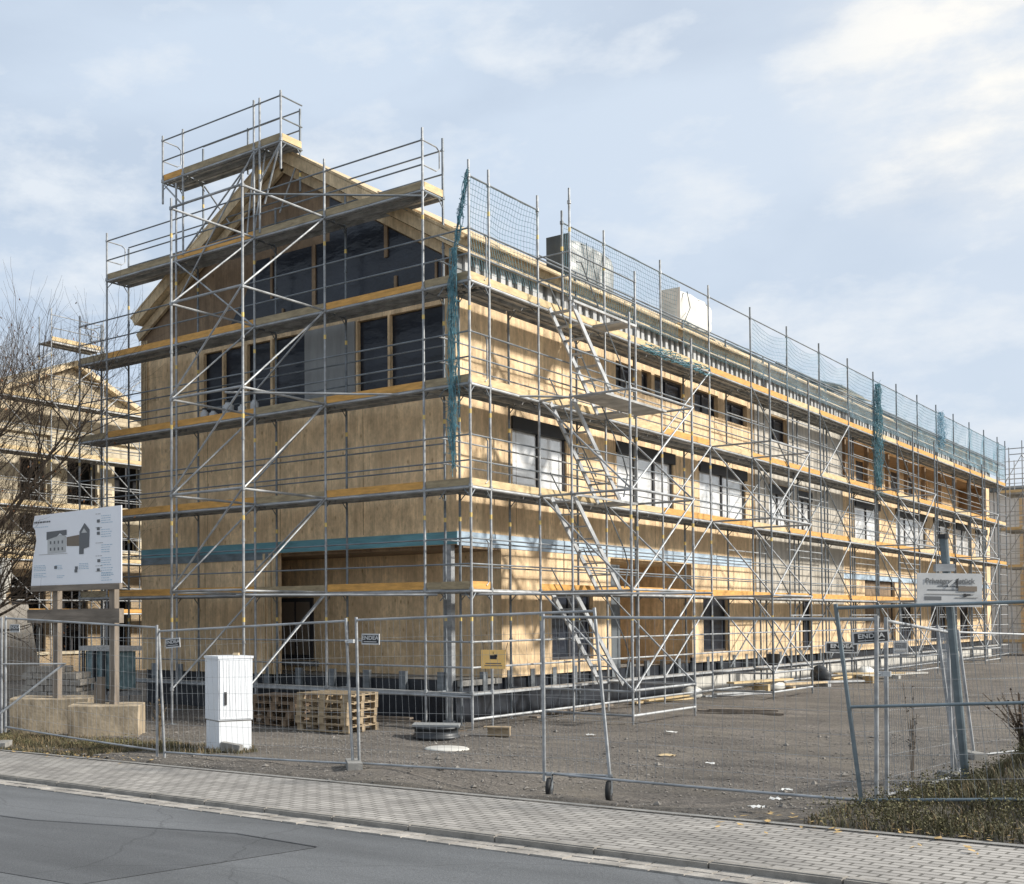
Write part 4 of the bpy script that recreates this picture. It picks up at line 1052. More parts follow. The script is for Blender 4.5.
# ------------------------------------------------------------------ information board
ib=thing('information_board','large white project board on two wooden posts at the left','information board',(-6.5,-4.5,-.2))
mb=MB(); P_=[(-7.80,2.17),(-4.95,2.17),(-4.95,3.67),(-7.68,3.62),(-7.74,3.4),(-7.66,3.32),(-7.62,3.1),(-7.74,2.7)]
mb.prism([(x,-4.62,z) for x,z in P_],(0,.02,0)); o=mb.build('panel',M['white'],ib); fix_normals(o)
for x in (-7.05,-5.28): MB().box(x-.08,x+.08,-4.58,-4.46,-.25,3.5).build('post',M['wood_grey'],ib)
MB().box(-7.82,-4.92,-4.70,-4.585,1.40,1.68).build('cross_beam',M['wood_grey_h'],ib)
MB().box(-7.76,-4.96,-4.66,-4.585,2.05,2.165).build('cross_beam',M['wood_grey_h'],ib)
MB().box(-5.58,-5.47,-4.7,-4.59,-.2,.35).box(-5.62,-5.70+.03,-4.7,-4.59,-.2,.25).build('wedge',M['wood_grey'],ib)
def bd(poly,m,l=.002,name='print'):
    mb=MB(); mb.prism([(x,-4.622-l,z) for x,z in poly],(0,-.0012,0)); o=mb.build(name,M[m],ib); fix_normals(o); return o
rc=lambda x0,x1,z0,z1:[(x0,z0),(x1,z0),(x1,z1),(x0,z1)]
bx,bz=-7.78,2.17; sx_,sz_=2.83,1.5
def q(x,z): return (bx+sx_*x, bz+sz_*z)       # board fractions
def qr(x0,x1,z0,z1): return rc(*(q(x0,z0)[0],q(x1,z0)[0]),*(q(x0,z0)[1],q(x0,z1)[1]))
bd([q(.19,.43),q(.40,.44),q(.405,.66),q(.34,.68),q(.30,.66),q(.19,.62)],'sign_grey')
bd([q(.18,.62),q(.30,.66),q(.335,.70),q(.37,.665),q(.41,.67),q(.41,.74),q(.18,.73)],'print_mid',.004)
bd([q(.41,.52),q(.55,.51),q(.55,.66),q(.41,.64)],'print_brown')
bd([q(.55,.40),q(.60,.40),q(.60,.47),q(.66,.49),q(.665,.72),q(.61,.81),q(.555,.70)],'print_mid',.004)
bd([q(.575,.68),q(.605,.74),q(.64,.68)],'sign_grey',.006)
for k in range(4):
    for j in (0,1): bd(qr(.22+.045*k,.235+.045*k,.47+.09*j,.51+.09*j),'print_mid',.006)
bd(qr(.09,.42,.42,.425),'print_grey',.006)
mb=MB()
def bars(x0,z0,n,w,dz=.022,m='ink_blue',h=.007):
    mb=MB()
    for k in range(n):
        x=x0
        while x<x0+w*random.uniform(.75,1):
            l=random.uniform(.008,.03)
            a=q(x,z0-dz*k); mb.box(a[0],a[0]+sx_*l,-4.6255,-4.6235,a[1],a[1]+sz_*h); x+=l+.006
    mb.build('print',M[m],ib)
bars(.03,.27,4,.17); bars(.03,.16,3,.14); bars(.28,.26,3,.09); bars(.30,.12,2,.08); bars(.55,.27,4,.10)
for z in (.88,.70,.50,.33,.20,.13): bars(.79,z,4,.11,.03); bars(.73,z+.03,1,.07,.02,'print_grey')
bars(.03,.86,1,.20,.02,'print_mid',.022); bars(.03,.80,1,.22,.02,'ink_blue')
for x,z in ((.745,.82),(.745,.72),(.745,.66),(.75,.30),(.745,.18),(.27,.24),(.50,.18),(.505,.22)): bd(qr(x,x+.03,z-.02,z+.02),'print_mid',.006)
def conc(label,cx,cy,hx,hy,z0,z1,rz):
    mb=MB()
    mb.rbox((cx,cy,(z0+z1)/2),hx,hy,(z1-z0)/2,rz); o=mb.build('concrete_block',M['concrete'],None,origin=(cx,cy,z0))
    import bmesh
    bm=bmesh.new(); bm.from_mesh(o.data); bmesh.ops.bevel(bm,geom=bm.edges[:],offset=.014,segments=1,affect='EDGES')
    bmesh.ops.subdivide_edges(bm,edges=[e for e in bm.edges if e.calc_length()>.4],cuts=6,use_grid_fill=True)
    from mathutils import noise
    for v in bm.verts: v.co+=Vector((1,1,1))*.018*noise.noise(v.co*2.3)+Vector((0,0,.02*noise.noise(v.co*1.1)))
    bm.to_mesh(o.data); bm.free()
    tag(o,label,'concrete block','concrete foundation blocks of the board')
conc('stained concrete block under the right post of the board',-5.42,-4.58,.68,.44,-.95,-.17,R(40))
conc('stained concrete block under the left post of the board',-7.30,-4.42,.80,.46,-.95,-.12,R(40))

# ------------------------------------------------------------------ white cabinet
cb=thing('utility_cabinet','tall white electrical distribution cabinet behind the fence','cabinet',(-1.0,-5.45,-.72))
th_=R(-22); nb_=Vector((math.cos(th_),math.sin(th_),0)); tb=Vector((-nb_.y,nb_.x,0))
c0=Vector((-1.27,-5.46,0))
def cbx(name,cx,cy,hx,hy,z0,z1,m):
    return MB().obox(c0+nb_*cx+tb*cy+Vector((0,0,(z0+z1)/2)),nb_*hx,tb*hy,(0,0,(z1-z0)/2)).build(name,m,cb)
cbx('base',0,0,.27,.29,-.78,-.215,M['white_paint']); cbx('body',0,0,.285,.305,-.19,.82,M['white_paint']); cbx('lid',0,0,.30,.32,.82,.86,M['white_paint'])
cbx('seam',0,0,.265,.285,-.216,-.189,M['print_grey'])
d_=cbx('door',.29,0,.008,.285,-.17,.80,M['white_paint'])
sub('handle',MB().obox(c0+nb_*.305+tb*-.19+Vector((0,0,.17)),nb_*.012,tb*.020,(0,0,.105)),M['ink_black'],d_)
sub('rib',(lambda mb:[mb.obox(c0+nb_*.300+tb*(-.22+.055*k)+Vector((0,0,.33)),nb_*.0015,tb*.003,(0,0,.46)) for k in range(9)] and mb)(MB()),M['white_paint'],d_)
tag(MB().rbox((-.93,-5.75,-.62),.17,.07,.07,R(20),0,R(8)).build('rubble_block',M['concrete_grey'],None),'grey stone block lying against the foot of the cabinet','stone')
tag(MB().rbox((-1.2,-5.35,.885),.05,.03,.02,R(20)).build('wood_offcut',M['timber'],None),'small wood offcut lying on top of the cabinet','wood block')

# ------------------------------------------------------------------ pallets
def pallet(label,x,y,z,rz,L=1.2,W=.8,m='pallet',group='stacked pallets',tilt=0):
    t=thing('pallet',label,'pallet',(x,y,z),group)
    ca,sa=math.cos(rz),math.sin(rz)
    def bx(name,cx,cy,cz,hx,hy,hz):
        zz=z+cz; MB().rbox((x+cx*ca-cy*sa,y+cx*sa+cy*ca,zz),hx,hy,hz,rz).build(name,M[m],t)
    for k in range(5): bx('top_board',0,-W/2+.05+(W-.1)*k/4,.133,L/2,.055,.011)
    for k in range(3): bx('cross_board',-L/2+.07+(L-.14)*k/2,0,.111,.07,W/2,.010)
    for k in range(3):
        for j in range(3): bx('spacer',-L/2+.07+(L-.14)*k/2,-W/2+.05+(W-.1)*j/2,.061,.07,.05,.039)
        bx('bottom_board',0,-W/2+.05+(W-.1)*k/2,.011,L/2,.05,.011)
    return t
names_=['lowest pallet of the pale stack beside the cabinet','second pallet from the ground in the pale stack','middle pallet of the pale stack beside the cabinet','second pallet from the top in the pale stack','topmost pallet of the pale stack beside the cabinet']
for k in range(5): pallet(names_[k],-2.0+random.uniform(-.03,.03),-1.72+random.uniform(-.03,.03),-.69+.147*k,R(3.5)+random.uniform(-.03,.03),1.22,1.0)
for k in range(4): pallet(['lowest dark old pallet behind the cabinet','second dark old pallet behind the cabinet','third dark old pallet behind the cabinet','topmost dark old pallet behind the cabinet'][k],-3.75,-1.35+.05*k,-.69+.15*k,R(-8+5*k),1.2,.8,'pallet_old','dark old pallets')
pallet('dark pallet carrying the stack of paving stones behind the board',-8.45,-3.45,-.78,R(30),1.25,.9,'pallet_old','dark old pallets')
for r_ in range(8):
    for k in range(5):
        for j in (0,1):
            if r_==7 and k>2: continue
            u_=-.5+.25*k+(.1 if r_%2 else 0); v_=-.25+.5*j; x=-8.45+u_*math.cos(R(30))-v_*math.sin(R(30)); y=-3.45+u_*math.sin(R(30))+v_*math.cos(R(30))
            tag(MB().rbox((x+random.uniform(-.01,.01),y+random.uniform(-.01,.01),-.555+.135*r_),.118,.20,.062,R(30)+random.uniform(-.05,.05)).build('paving_stone',M['stone'],None,origin=(x,y,-.62+.135*r_)),
                'grey paving stone in the stack on the pallet behind the board','paving stone','paving stones stacked on a pallet')
cg=thing('glass_crate','greenish crate of glazed panels behind the right post of the board','crate',(-9.2,-1.3,-.7))
MB().box(-9.75,-8.65,-1.6,-1.0,-.15,.72).build('glazing',M['glass_green'],cg)
for x in (-9.8,-9.4,-9.05,-8.65):
    MB().box(x,x+.06,-1.68,-1.62,-.7,.82).build('slat',M['plastic_black'],cg)
MB().box(-9.85,-8.55,-1.7,-.9,.73,.84).build('cover',M['sign_grey'],cg)
MB().box(-9.85,-8.55,-1.6,-.9,-.3,-.2).build('shelf',M['steel'],cg)

# ------------------------------------------------------------------ small things on the ground
def ring(label,x,y,z,r,h,m,name,cat):
    mb=MB(); mb.lathe([(r*.8,0),(r,0),(r,h*.25),(r*.92,h*.3),(r*.92,h*.8),(r*1.02,h*.85),(r*1.02,h),(r*.78,h),(r*.78,0)],(x,y,z),28)
    return tag(mb.build(name,M[m],None,True,origin=(x,y,z)),label,cat)
ring('black plastic manhole ring standing on the gravel by the corner',.35,-1.75,-.70,.43,.22,'plastic_black','manhole_ring','manhole ring')
tag(MB().rbox((.35,-1.75,-.46),.42,.26,.018,R(30)).build('ring_cover',M['grey_panel'],None),'grey sheet lying on the black manhole ring','sheet')
mb=MB(); mb.lathe([(0,.035),(.33,.035),(.36,.02),(.36,0),(0,0)],(1.78,-3.55,-.655),26)
tag(mb.build('manhole_cover',M['white_plinth'],None,True,origin=(1.78,-3.55,-.65)),'round pale manhole cover lying flat on the gravel','manhole cover')
tag(MB().rbox((1.05,-.75,-.62),.20,.10,.07,R(25)).rbox((1.02,-.77,-.535),.24,.13,.012,R(25)).build('wood_block',M['pallet'],None),'short wooden block on the gravel under the corner scaffold','wood block')
for i,(x,y,rz,L,m,lab) in enumerate(((.35,16.6,R(75),1.9,'timber','long pale plank lying on trestles by the side wall'),(.2,14.9,R(80),1.6,'toe_light','pale plank lying behind the second support bay'),(.8,18.5,R(60),1.5,'alu','bright metal plank on the gravel beyond the second bay'),(1.3,21.5,R(50),1.2,'toe_light','short plank lying far back along the wall'),(1.1,25.0,R(70),1.8,'white_plinth','pale board lying far back along the wall'))):
    tag(MB().rbox((x,y,-.7+.16*(1+i%2)),L,.12,.025,rz).rbox((x,y,-.7+.06*(1+i%2)),.06,.25,.055*(1+i%2),rz).build('plank',M[m],None),lab,'plank','loose planks by the side wall')
tub=thing('black_tub','large black plastic tub lying on its side by the wall','tub',(.75,18.6,-.7))
mb=MB()
prof=[(0,0),(.42,0),(.46,.1),(.52,.85),(.56,.9),(.52,.9),(.44,.12),(0,.1)]
tmp=MB(); tmp.lathe(prof,(0,0,0),24); mr=Matrix.Rotation(R(38),3,'Z')@Matrix.Rotation(R(-78),3,'X')
mb.add([mr@Vector(v)*.5+Vector((.75,18.8,-.42)) for v in tmp.v],tmp.f); mb.build('shell',M['plastic_black'],tub,True)
bk=thing('black_bucket','small black bucket standing on the low deck by the side wall','bucket',(-.15,16.9,0))
MB().lathe([(0,0),(.15,0),(.19,.32),(.205,.33),(.18,.33),(.14,.02),(0,.02)],(-.15,16.9,.01),20).build('shell',M['plastic_black'],bk,True)
MB().path([(-.15+.19*math.cos(a),16.9,.34+.17*math.sin(a)) for a in [PI*k/8 for k in range(9)]],.008,5).build('handle',M['steel'],bk)
for i,(x,y,s_,lab) in enumerate(((2.4,.2,.13,'white paper scrap near the foot of the stair tower'),(5.85,-2.9,.11,'crumpled white scrap in the middle of the gravel yard'),(7.7,-5.2,.10,'white scrap on the gravel before the gate'),(8.05,-6.6,.10,'white scrap under the bottom rail of the gate'),(8.3,-7.85,.12,'white scrap on the gravel right behind the pavement'),(4.9,-2.2,.2,'yellowish flat scrap in the middle of the yard'),(3.3,1.6,.18,'pale scrap of wood beside the stair tower base'))):
    mb=MB(); n0=5
    z=g(x,y)+.02
    for a in range(n0+1):
        for b in range(n0+1): mb.v.append((x+(a/n0-.5)*s_*1.2,y+(b/n0-.5)*s_*.7,z+.03*nz2(a*1.3+i*7,b*1.1)+.02))
    for a in range(n0):
        for b in range(n0): k=a*(n0+1)+b; mb.f.append((k,k+n0+1,k+n0+2,k+1))
    tag(mb.build('litter',M['paper'] if i!=5 else M['toe_light'],None,True,origin=(x,y,z)),lab,'litter','scraps of litter on the gravel')
for i,(x,y,lab) in enumerate(((2.62,1.54,'board under the near foot of the projecting support bay'),(2.75,4.6,'board under the far foot of the projecting support bay'),(0.0,-.05,'small board under the corner foot of the scaffolding'))):
    xx,yy=((2.05,2.68),(2.05,5.75),(0,0))[i]
    tag(MB().rbox((xx,yy,-.735),.30,.11,.022,R(35)).build('sole_board',M['pallet_old'],None,origin=(xx,yy,-.75)),lab,'board','boards under the scaffold feet')

# things lying on the gable deck and along the foot of the building
for i,(x,lab) in enumerate(((-7.85,'leftmost of the grey canisters standing on the gable deck below the window'),(-7.55,'second grey canister from the left on the gable deck'),(-7.05,'tall grey canister in the middle of the row on the gable deck'),(-6.6,'grey canister right of the tall one on the gable deck'),(-6.2,'rightmost of the grey canisters on the gable deck'))):
    r_=.10 if i!=2 else .14; h_=(.42,.36,.50,.40,.46)[i]
    t=thing('canister',lab,'canister',(x,.5,3*H),'canisters on the gable deck')
    MB().lathe([(0,0),(r_,0),(r_,h_*.85),(r_*.55,h_*.93),(r_*.55,h_),(0,h_)],(x,.5,3*H+.012),14).build('body',M['sign_grey'],t,True)
    MB().lathe([(0,0),(r_*.6,0),(r_*.6,.04),(0,.04)],(x,.5,3*H+.012+h_),12).build('cap',M['plastic_black'],t)
rr=random.Random(21)
for i,(x,y,L_,rz,m,lab) in enumerate(((-.5,5.0,1.7,88,'wood_grey','grey plank lying under the first bay of the side scaffold'),(-.35,9.6,1.6,86,'toe_light','pale plank lying under the third bay of the side scaffold'),(-3.0,.35,1.4,4,'wood_grey','grey plank lying under the gable scaffold beside the pallets'),(.25,12.9,1.3,70,'alu','bright metal tube bundle lying at the near foot of the second support bay'),(-.1,23.5,1.8,85,'toe_light','pale plank leaning low against the white plinth'),(.6,28.5,1.5,80,'wood_grey','grey plank far back on the gravel at the wall'),(2.6,6.9,.9,20,'wood_grey','short grey plank on the gravel right of the stair tower'))):
    tag(MB().rbox((x,y,-.66),L_,.10,.022,R(rz),0,R(rr.uniform(-2,2))).rbox((x+.05,y+.05,-.61),L_*.8,.09,.02,R(rz+4)).build('plank',M[m],None,origin=(x,y,-.7)),lab,'plank','loose planks by the side wall')
for i,(x,y,w_,h_,lab) in enumerate(((.15,16.0,.5,.35,'white sack leaning at the wall behind the second support bay'),(.3,24.6,.45,.4,'white sack far back along the plinth'),(-.3,11.2,.4,.3,'white sack under the second bay of the side scaffold'))):
    mb=MB(); tmp=MB().lathe([(0,0),(w_*.8,0),(w_,h_*.2),(w_*.95,h_*.75),(w_*.4,h_),(0,h_*.98)],(0,0,0),14)
    mb.add([(x+v[0]*.6+.03*nz2(v[2]*9,i),y+v[1]+.04*nz2(v[0]*5,v[2]*7+i),-.69+v[2]*(1+.15*nz2(v[0]*6,v[1]*6))) for v in tmp.v],tmp.f)
    tag(mb.build('sack',M['white_wrap'],None,True,origin=(x,y,-.7)),lab,'sack','sacks by the side wall')
# gravel stones
rnd=random.Random(3); mb=MB()
def stone(x,y,s):
    z=g(x,y)+.05*nz2(x*.9,y*.9)+.022*nz2(x*3.2,y*3.2)+s*.2
    p=[Vector((rnd.uniform(.6,1.1),0,0)),Vector((0,rnd.uniform(.6,1.1),0)),Vector((-rnd.uniform(.6,1.1),0,0)),Vector((0,-rnd.uniform(.6,1.1),0)),Vector((0,0,rnd.uniform(.35,.7))),Vector((0,0,-.5))]
    rm=Matrix.Rotation(rnd.random()*6,3,'Z')
    mb.add([rm@v*s+Vector((x,y,z)) for v in p],[(0,1,4),(1,2,4),(2,3,4),(3,0,4),(1,0,5),(2,1,5),(3,2,5),(0,3,5)])
for k in range(16000):
    x=rnd.uniform(-6,10); y=rnd.uniform(-8.6,4) if k%3 else rnd.uniform(-7.5,-2)
    if y<kerbY(x)+2.25: continue
    if nz2(x*.6,y*.6)<-.12 and k%4: continue
    stone(x,y,rnd.choice((.007,.009,.012,.016,.02,.026))*(2.6 if rnd.random()<.02 else 1))
tag(mb.build('gravel_stones',M['pebble'],None),'loose gravel stones scattered over the yard','gravel',kind='stuff')

# grass and weeds
def blades(name,label,n,area,h,m,wid=.006,lean=.35,seed=1):
    rr=random.Random(seed); mb=MB()
    for k in range(n):
        x,y,d=area(rr)
        if d is None: continue
        hh=h*rr.uniform(.35,1.1)*d; a=rr.random()*6.28; z=g(x,y)-.01
        dx,dy=math.cos(a),math.sin(a); l=rr.uniform(0,lean)*hh; w=wid*rr.uniform(.7,1.5)
        b=[Vector((x-dy*w,y+dx*w,z)),Vector((x+dy*w,y-dx*w,z)),Vector((x+dy*w*.7+dx*l*.35,y-dx*w*.7+dy*l*.35,z+hh*.6)),Vector((x-dy*w*.7+dx*l*.35,y+dx*w*.7+dy*l*.35,z+hh*.6)),Vector((x+dx*l,y+dy*l,z+hh))]
        mb.add(b,[(0,1,2,3),(3,2,4)])
    return tag(mb.build(name,M[m],None),label,'grass',kind='stuff')
def right_area(rr):
    x=rr.uniform(8.95,14); y=rr.uniform(-8.6,1.5)
    if y<kerbY(x)+2.25 : return x,y,None
    e=(x-9.05)+.5*nz2(x*2,y*2)-max(0,(-6.3-y))*-.25-max(0,y+5)*.12
    if e<0: return x,y,None
    return x,y,min(1,.4+e*.7)*(.75+.5*nz2(x*1.3,y*1.3+5))
blades('grass_right','dark green grass bank behind the fence at the right edge',34000,right_area,.20,'grass',.005,.9)
blades('dry_grass_right','dry brown grass stalks in the bank at the right edge',9000,right_area,.2,'grass_dry',.004,.9,5)
def left_area(rr):
    x=rr.uniform(-11,-.6); y=rr.uniform(-7.4,-5.1)
    if y<kerbY(x)+2.1: return x,y,None
    d=.55+.6*nz2(x*1.5,y*1.5)
    if x>-2.6 and (y<-6.3 or nz2(x*2,y*2)<-.1): return x,y,None
    return x,y,max(.25,d)
blades('weeds_left','low weeds growing along the pavement below the concrete blocks',22000,left_area,.15,'grass',.006,1.0,2)
blades('dry_weeds_left','dry brown weed stalks before the concrete blocks',7000,left_area,.22,'grass_dry',.0035,.9,3)
def clumps(name,label,pts,m,seed=1):
    rr=random.Random(seed); mb=MB()
    for x,y,s_,n in pts:
        for k in range(n):
            a=rr.random()*6.28; r_=s_*math.sqrt(rr.random()); px_=x+r_*math.cos(a); py_=y+r_*math.sin(a)*.8
            z=g(px_,py_)+rr.random()*s_*.9*(1-r_/s_*.7); d=Vector((rr.uniform(-1,1),rr.uniform(-1,1),rr.uniform(-.3,1))).normalized()*rr.uniform(.012,.032)
            p=Vector((px_,py_,z)); s2=d.cross(Vector((rr.random(),rr.random(),rr.random()))).normalized()*d.length*.35
            mb.add([p,p+d*.5+s2,p+d,p+d*.5-s2],[(0,1,2,3)])
    return tag(mb.build(name,M[m],None),label,'weeds',kind='stuff')
rr=random.Random(4)
clumps('weed_clumps_left','leafy green weeds growing at the foot of the concrete blocks',[(rr.uniform(-8.5,-2.2),rr.uniform(-6.6,-5.3),rr.uniform(.12,.34),rr.randint(120,420)) for k in range(46)],'weed_leaf',8)
clumps('weed_clumps_right','dark leafy weeds in the bank at the right edge',[(rr.uniform(9.25,12.5),rr.uniform(-8.5,-1.0),rr.uniform(.14,.44),rr.randint(200,620)) for k in range(130)],'weed_leaf',9)
def weed(label,x,y,h,sp,n,m='bark',seed=1):
    rr=random.Random(seed); mb=MB(); z=g(x,y)
    for k in range(n):
        a=rr.random()*6.28; t=h*rr.uniform(.5,1)
        top_=Vector((x+math.cos(a)*sp*rr.random(),y+math.sin(a)*sp*rr.random(),z+t)); m_=Vector((x+math.cos(a)*.03,y+math.sin(a)*.03,z+t*.5))
        mb.path([(x,y,z-.02),m_,top_],.004,4)
        for j in range(10):
            p=m_.lerp(top_,rr.random()); d=Vector((rr.uniform(-1,1),rr.uniform(-1,1),rr.uniform(-.2,.8)))*.05
            s=Vector((-d.y,d.x,0))*.4
            mb.add([p,p+d*.5+s,p+d,p+d*.5-s],[(0,1,2,3)])
    return tag(mb.build('dry_weed',M[m],None,origin=(x,y,z)),label,'dry weed','tall dry weeds')
weed('tall brown dry weed stem standing right of the twin gate posts',9.02,-5.0,1.25,.12,9,'print_brown',4)
weed('dry pale weed beside the right concrete block',-3.8,-4.7,.8,.2,14,'grass_dry',5)
weed('brown dry bush leaning over the right edge of the bank',9.95,-4.2,.8,.45,40,'bark',12)
weed('low dark bush at the right edge behind the fence',10.3,-1.9,.85,.5,60,'grass',6)
weed('reddish dry weed on the bank at the right edge',10.7,-3.6,.9,.35,30,'leaf',7)
# fallen leaves
rr=random.Random(9); mb=MB()
for k in range(260):
    if k%2: x=rr.uniform(8.3,12.5); v=2.2+rr.gauss(0,.35)
    else: x=rr.uniform(-9,-1); v=2.25+rr.gauss(0,.2)
    y=kerbY(x)+v; z=max(g(x,y),zs(x))+.02; s=rr.uniform(.02,.05); a=rr.random()*6.28
    c_,s__=math.cos(a)*s,math.sin(a)*s; q_=rr.uniform(.3,.8)
    mb.add([(x-c_,y-s__,z),(x+s__*q_,y-c_*q_,z+.01*rr.random()),(x+c_,y+s__,z+.012),(x-s__*q_,y+c_*q_,z+.01*rr.random())],[(0,1,2,3)])
tag(mb.build('fallen_leaves',M['leaf_yellow'],None),'yellow brown leaves lying along the inner edge of the pavement','leaves',kind='stuff')

# ------------------------------------------------------------------ bare tree at the left
def tree(base,h,seed,label,lean=(.0,0),twigm=1.0):
    rr=random.Random(seed); t=thing('bare_tree',label,'tree',base)
    tr=MB(); tw=MB(); lf=MB()
    def grow(p,d,L,r,depth):
        n=4; pts=[p]; q=p; dd=d.copy()
        for k in range(n):
            dd=(dd+Vector((rr.gauss(0,.13),rr.gauss(0,.13),rr.gauss(0,.08)+.05))).normalized(); q2=q+dd*L/n
            (tr if depth<2 else tw).tube(q,q2,r*(1-.5*k/n),6 if depth<2 else (4 if depth<4 else 3),r*(1-.5*(k+1)/n),False)
            q=q2; pts.append(q)
        if depth>=5:
            if rr.random()<.10:
                s=.035; p0=pts[rr.randint(1,4)]; e=Vector((rr.uniform(-1,1),rr.uniform(-1,1),-1.2)).normalized()*s*2; s2=Vector((-e.y,e.x,0.01))*.6
                lf.add([p0,p0+e*.5+s2,p0+e,p0+e*.5-s2],[(0,1,2,3)])
            return
        kids=(5,5,5,4,4)[depth]
        for k in range(kids):
            f=rr.uniform(.3,1); i=min(n-1,int(f*n)); p0=pts[i].lerp(pts[i+1],f*n-i)
            ax=dd.orthogonal().normalized(); ax.rotate(Matrix.Rotation(rr.random()*6.28,3,dd).to_quaternion())
            ang=rr.uniform(.35,.95); nd=(dd*math.cos(ang)+ax*math.sin(ang)); nd.z+=.10; nd.normalize()
            grow(p0,nd,L*rr.uniform(.62,.92),r*rr.uniform(.36,.48),depth+1)
        grow(q,dd,L*.72,r*.5,depth+1)
    grow(Vector(base),Vector((lean[0],lean[1],1)).normalized(),h*.30,h*.017,0)
    tr.build('trunk',M['bark'],t); tw.build('crown',M['bark'],t)
    o=lf.build('leaves',M['leaf'],t); o['kind']='stuff'
    return t
tree((-13.6,-2.6,-.8),11.6,23,'bare tree at the left edge with a few brown leaves left',(.06,.0))

# ------------------------------------------------------------------ far background
fb=thing('far_timber_building','farther pale timber building beyond the far scaffold tower at the right edge','building',(-4,68,-.7))
mb=MB(); wall_cells(mb,(-.6,-.85),59,84,-.7,8.6,[(60.2+3.6*k,62.4+3.6*k,z_,z_+1.7) for k in range(6) for z_ in (.4,3.6,6.2)],0,'y'); o=mb.build('wall',M['clt'],fb); fix_normals(o)
for k in range(6):
    for z_ in (.4,3.6,6.2): MB().box(-.8,-.74,60.2+3.6*k,62.4+3.6*k,z_,z_+1.7).build('window',M['glass_reflection'],fb)
MB().box(-9,-.86,59.2,84,-.7,8.6).build('core',M['white_paint'],fb); MB().box(-9.4,-.3,58.6,84.4,8.61,8.85).build('roof',M['felt'],fb)
hz=thing('far_shed','low pale building closing the view beyond the far scaffold','building',(6,75,-.7))
mb=MB(); wall_cells(mb,(70,70.3),-2,40,-.7,6.5,[(0+4*k,2+4*k,.4,2.2) for k in range(9)]+[(0+4*k,2+4*k,3.6,5.2) for k in range(9)],0,'x'); o=mb.build('wall',M['plaster'],hz); fix_normals(o)
MB().box(-2,40,70.31,80,-.7,6.4).build('core',M['black_void'],hz); MB().box(-2.3,40.3,69.7,80.3,6.52,6.8).build('roof',M['felt'],hz)

# ------------------------------------------------------------------ sky, sun, camera
w=bpy.data.worlds.new('World'); scene.world=w; w.use_nodes=True; nt=w.node_tree
bg=nt.nodes['Background']; bg.inputs['Strength'].default_value=.10
SUN_AZ=28; SUN_EL=31          # azimuth measured from +X towards +Y
sky=nt.nodes.new('ShaderNodeTexSky'); sky.sky_type='NISHITA'; sky.sun_disc=False
sky.sun_elevation=R(SUN_EL); sky.sun_rotation=R(90-SUN_AZ); sky.air_density=1.0; sky.dust_density=1.5; sky.altitude=200
tc=nt.nodes.new('ShaderNodeTexCoord')
sep=nt.nodes.new('ShaderNodeSeparateXYZ'); nt.links.new(tc.outputs['Generated'],sep.inputs[0])
mp=nt.nodes.new('ShaderNodeMapping'); mp.inputs['Scale'].default_value=(1.9,1.9,4.2); mp.inputs['Rotation'].default_value=(R(8),R(-6),0)
nt.links.new(tc.outputs['Generated'],mp.inputs[0])
n1=nt.nodes.new('ShaderNodeTexNoise'); n1.inputs['Scale'].default_value=1.5; n1.inputs['Detail'].default_value=7; n1.inputs['Roughness'].default_value=.5; n1.inputs['Distortion'].default_value=.3
nt.links.new(mp.outputs[0],n1.inputs[0])
r1=nt.nodes.new('ShaderNodeMapRange'); r1.inputs[1].default_value=.36; r1.inputs[2].default_value=.60; r1.inputs[3].default_value=.74; r1.inputs[4].default_value=1.0
nt.links.new(n1.outputs[0],r1.inputs[0])
n2=nt.nodes.new('ShaderNodeTexNoise'); n2.inputs['Scale'].default_value=4.2; n2.inputs['Detail'].default_value=9; n2.inputs['Roughness'].default_value=.6
nt.links.new(mp.outputs[0],n2.inputs[0])
r2=nt.nodes.new('ShaderNodeMapRange'); r2.inputs[1].default_value=.50; r2.inputs[2].default_value=.68; r2.inputs[3].default_value=0; r2.inputs[4].default_value=1
nt.links.new(n2.outputs[0],r2.inputs[0])
# brighter, warmer cloud towards the sun's side
dot=nt.nodes.new('ShaderNodeVectorMath'); dot.operation='DOT_PRODUCT'; nt.links.new(tc.outputs['Generated'],dot.inputs[0])
dot.inputs[1].default_value=(math.cos(R(SUN_AZ))*math.cos(R(SUN_EL)),math.sin(R(SUN_AZ))*math.cos(R(SUN_EL)),math.sin(R(SUN_EL)))
r3=nt.nodes.new('ShaderNodeMapRange'); r3.inputs[1].default_value=.15; r3.inputs[2].default_value=1.0; r3.inputs[3].default_value=0; r3.inputs[4].default_value=1
nt.links.new(dot.outputs['Value'],r3.inputs[0])
CL=7.9
GLOW=(-.161,.906,.391)
cloud=mixc(nt,r3.outputs[0],(5.0,5.8,6.85),(6.1,6.45,6.95))
bright=mixc(nt,r3.outputs[0],(6.0,6.5,7.1),(7.0,7.1,7.2))
c=mixc(nt,r1.outputs[0],sky.outputs[0],cloud)
c=mixc(nt,r2.outputs[0],c,bright)
gl=nt.nodes.new('ShaderNodeVectorMath'); gl.operation='DOT_PRODUCT'; nt.links.new(tc.outputs['Generated'],gl.inputs[0]); gl.inputs[1].default_value=GLOW
gr=nt.nodes.new('ShaderNodeMapRange'); gr.inputs[1].default_value=.989; gr.inputs[2].default_value=1.0; gr.inputs[3].default_value=0; gr.inputs[4].default_value=1
nt.links.new(gl.outputs['Value'],gr.inputs[0])
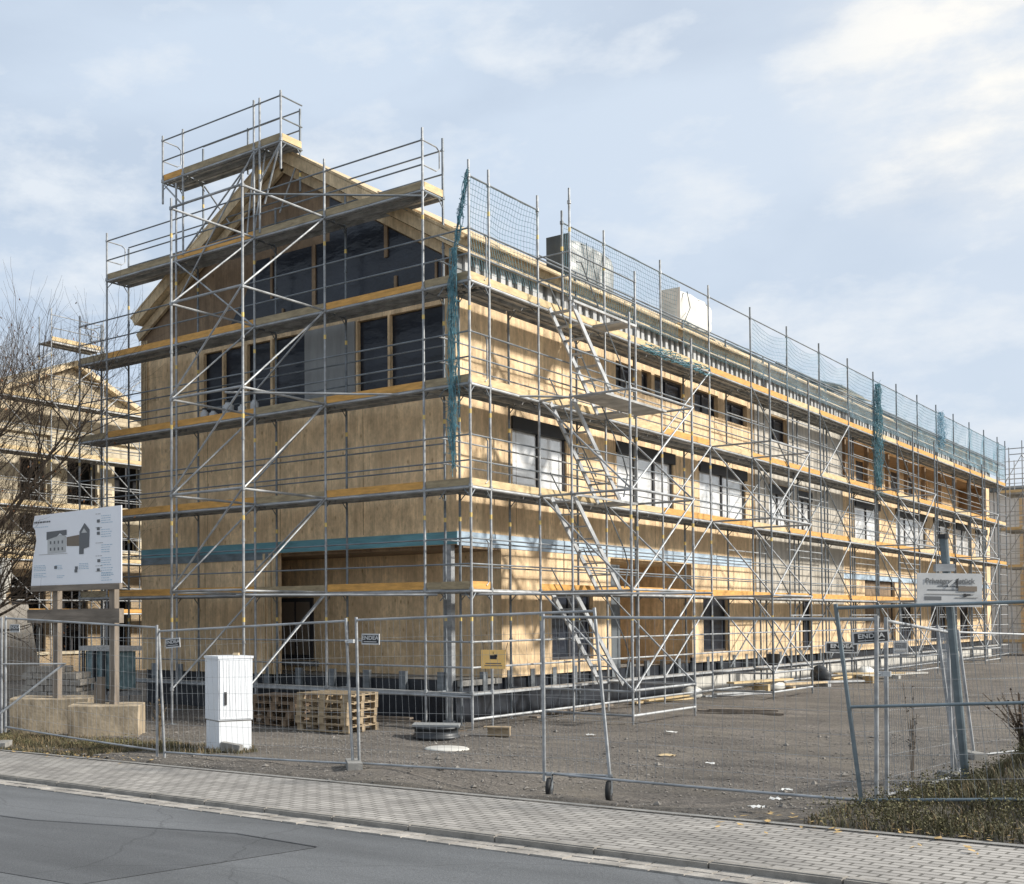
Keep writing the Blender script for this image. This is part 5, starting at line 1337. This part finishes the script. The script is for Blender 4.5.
gn=nt.nodes.new('ShaderNodeMapRange'); gn.inputs[1].default_value=.38; gn.inputs[2].default_value=.62; gn.inputs[3].default_value=.05; gn.inputs[4].default_value=.85; nt.links.new(n2.outputs[0],gn.inputs[0])
gm=nt.nodes.new('ShaderNodeMath'); gm.operation='MULTIPLY'; nt.links.new(gr.outputs[0],gm.inputs[0]); nt.links.new(gn.outputs[0],gm.inputs[1])
c=mixc(nt,gm.outputs[0],c,(8.4,8.1,7.5))
nt.links.new(c,bg.inputs['Color'])
sd=bpy.data.lights.new('sun','SUN'); sd.energy=4.3; sd.angle=R(5.0); sd.color=(1,.955,.88)
so=bpy.data.objects.new('sun',sd); col.objects.link(so)
dv=Vector((math.cos(R(SUN_AZ))*math.cos(R(SUN_EL)),math.sin(R(SUN_AZ))*math.cos(R(SUN_EL)),math.sin(R(SUN_EL))))
so.rotation_euler=dv.to_track_quat('Z','Y').to_euler(); so.location=(30,20,40)

f,ppx,ppy,yaw,pit,rol=1195.03,295.8,589.88,-.7149,.0234,-.0041
cam=bpy.data.cameras.new('camera'); co=bpy.data.objects.new('camera',cam); col.objects.link(co); scene.camera=co
fw=Vector((math.sin(yaw)*math.cos(pit),math.cos(yaw)*math.cos(pit),math.sin(pit))); rt=Vector((math.cos(yaw),-math.sin(yaw),0)); up=rt.cross(fw)
r2_=rt*math.cos(rol)+up*math.sin(rol); u2_=up*math.cos(rol)-rt*math.sin(rol)
m_=Matrix((r2_,u2_,-fw)).transposed(); co.matrix_world=Matrix.Translation((12.6387,-19.7673,1.4842))@m_.to_4x4()
cam.sensor_fit='HORIZONTAL'; cam.sensor_width=36; cam.lens=f*36/1024
cam.shift_x=(512-ppx)/1024; cam.shift_y=(ppy-442)/1024
cam.clip_end=3000; cam.clip_start=.1
scene.render.resolution_x=1024; scene.render.resolution_y=884
scene.view_settings.view_transform='Standard'; scene.view_settings.look='None'; scene.view_settings.exposure=.38; scene.view_settings.gamma=1
scene.view_settings.use_curve_mapping=False
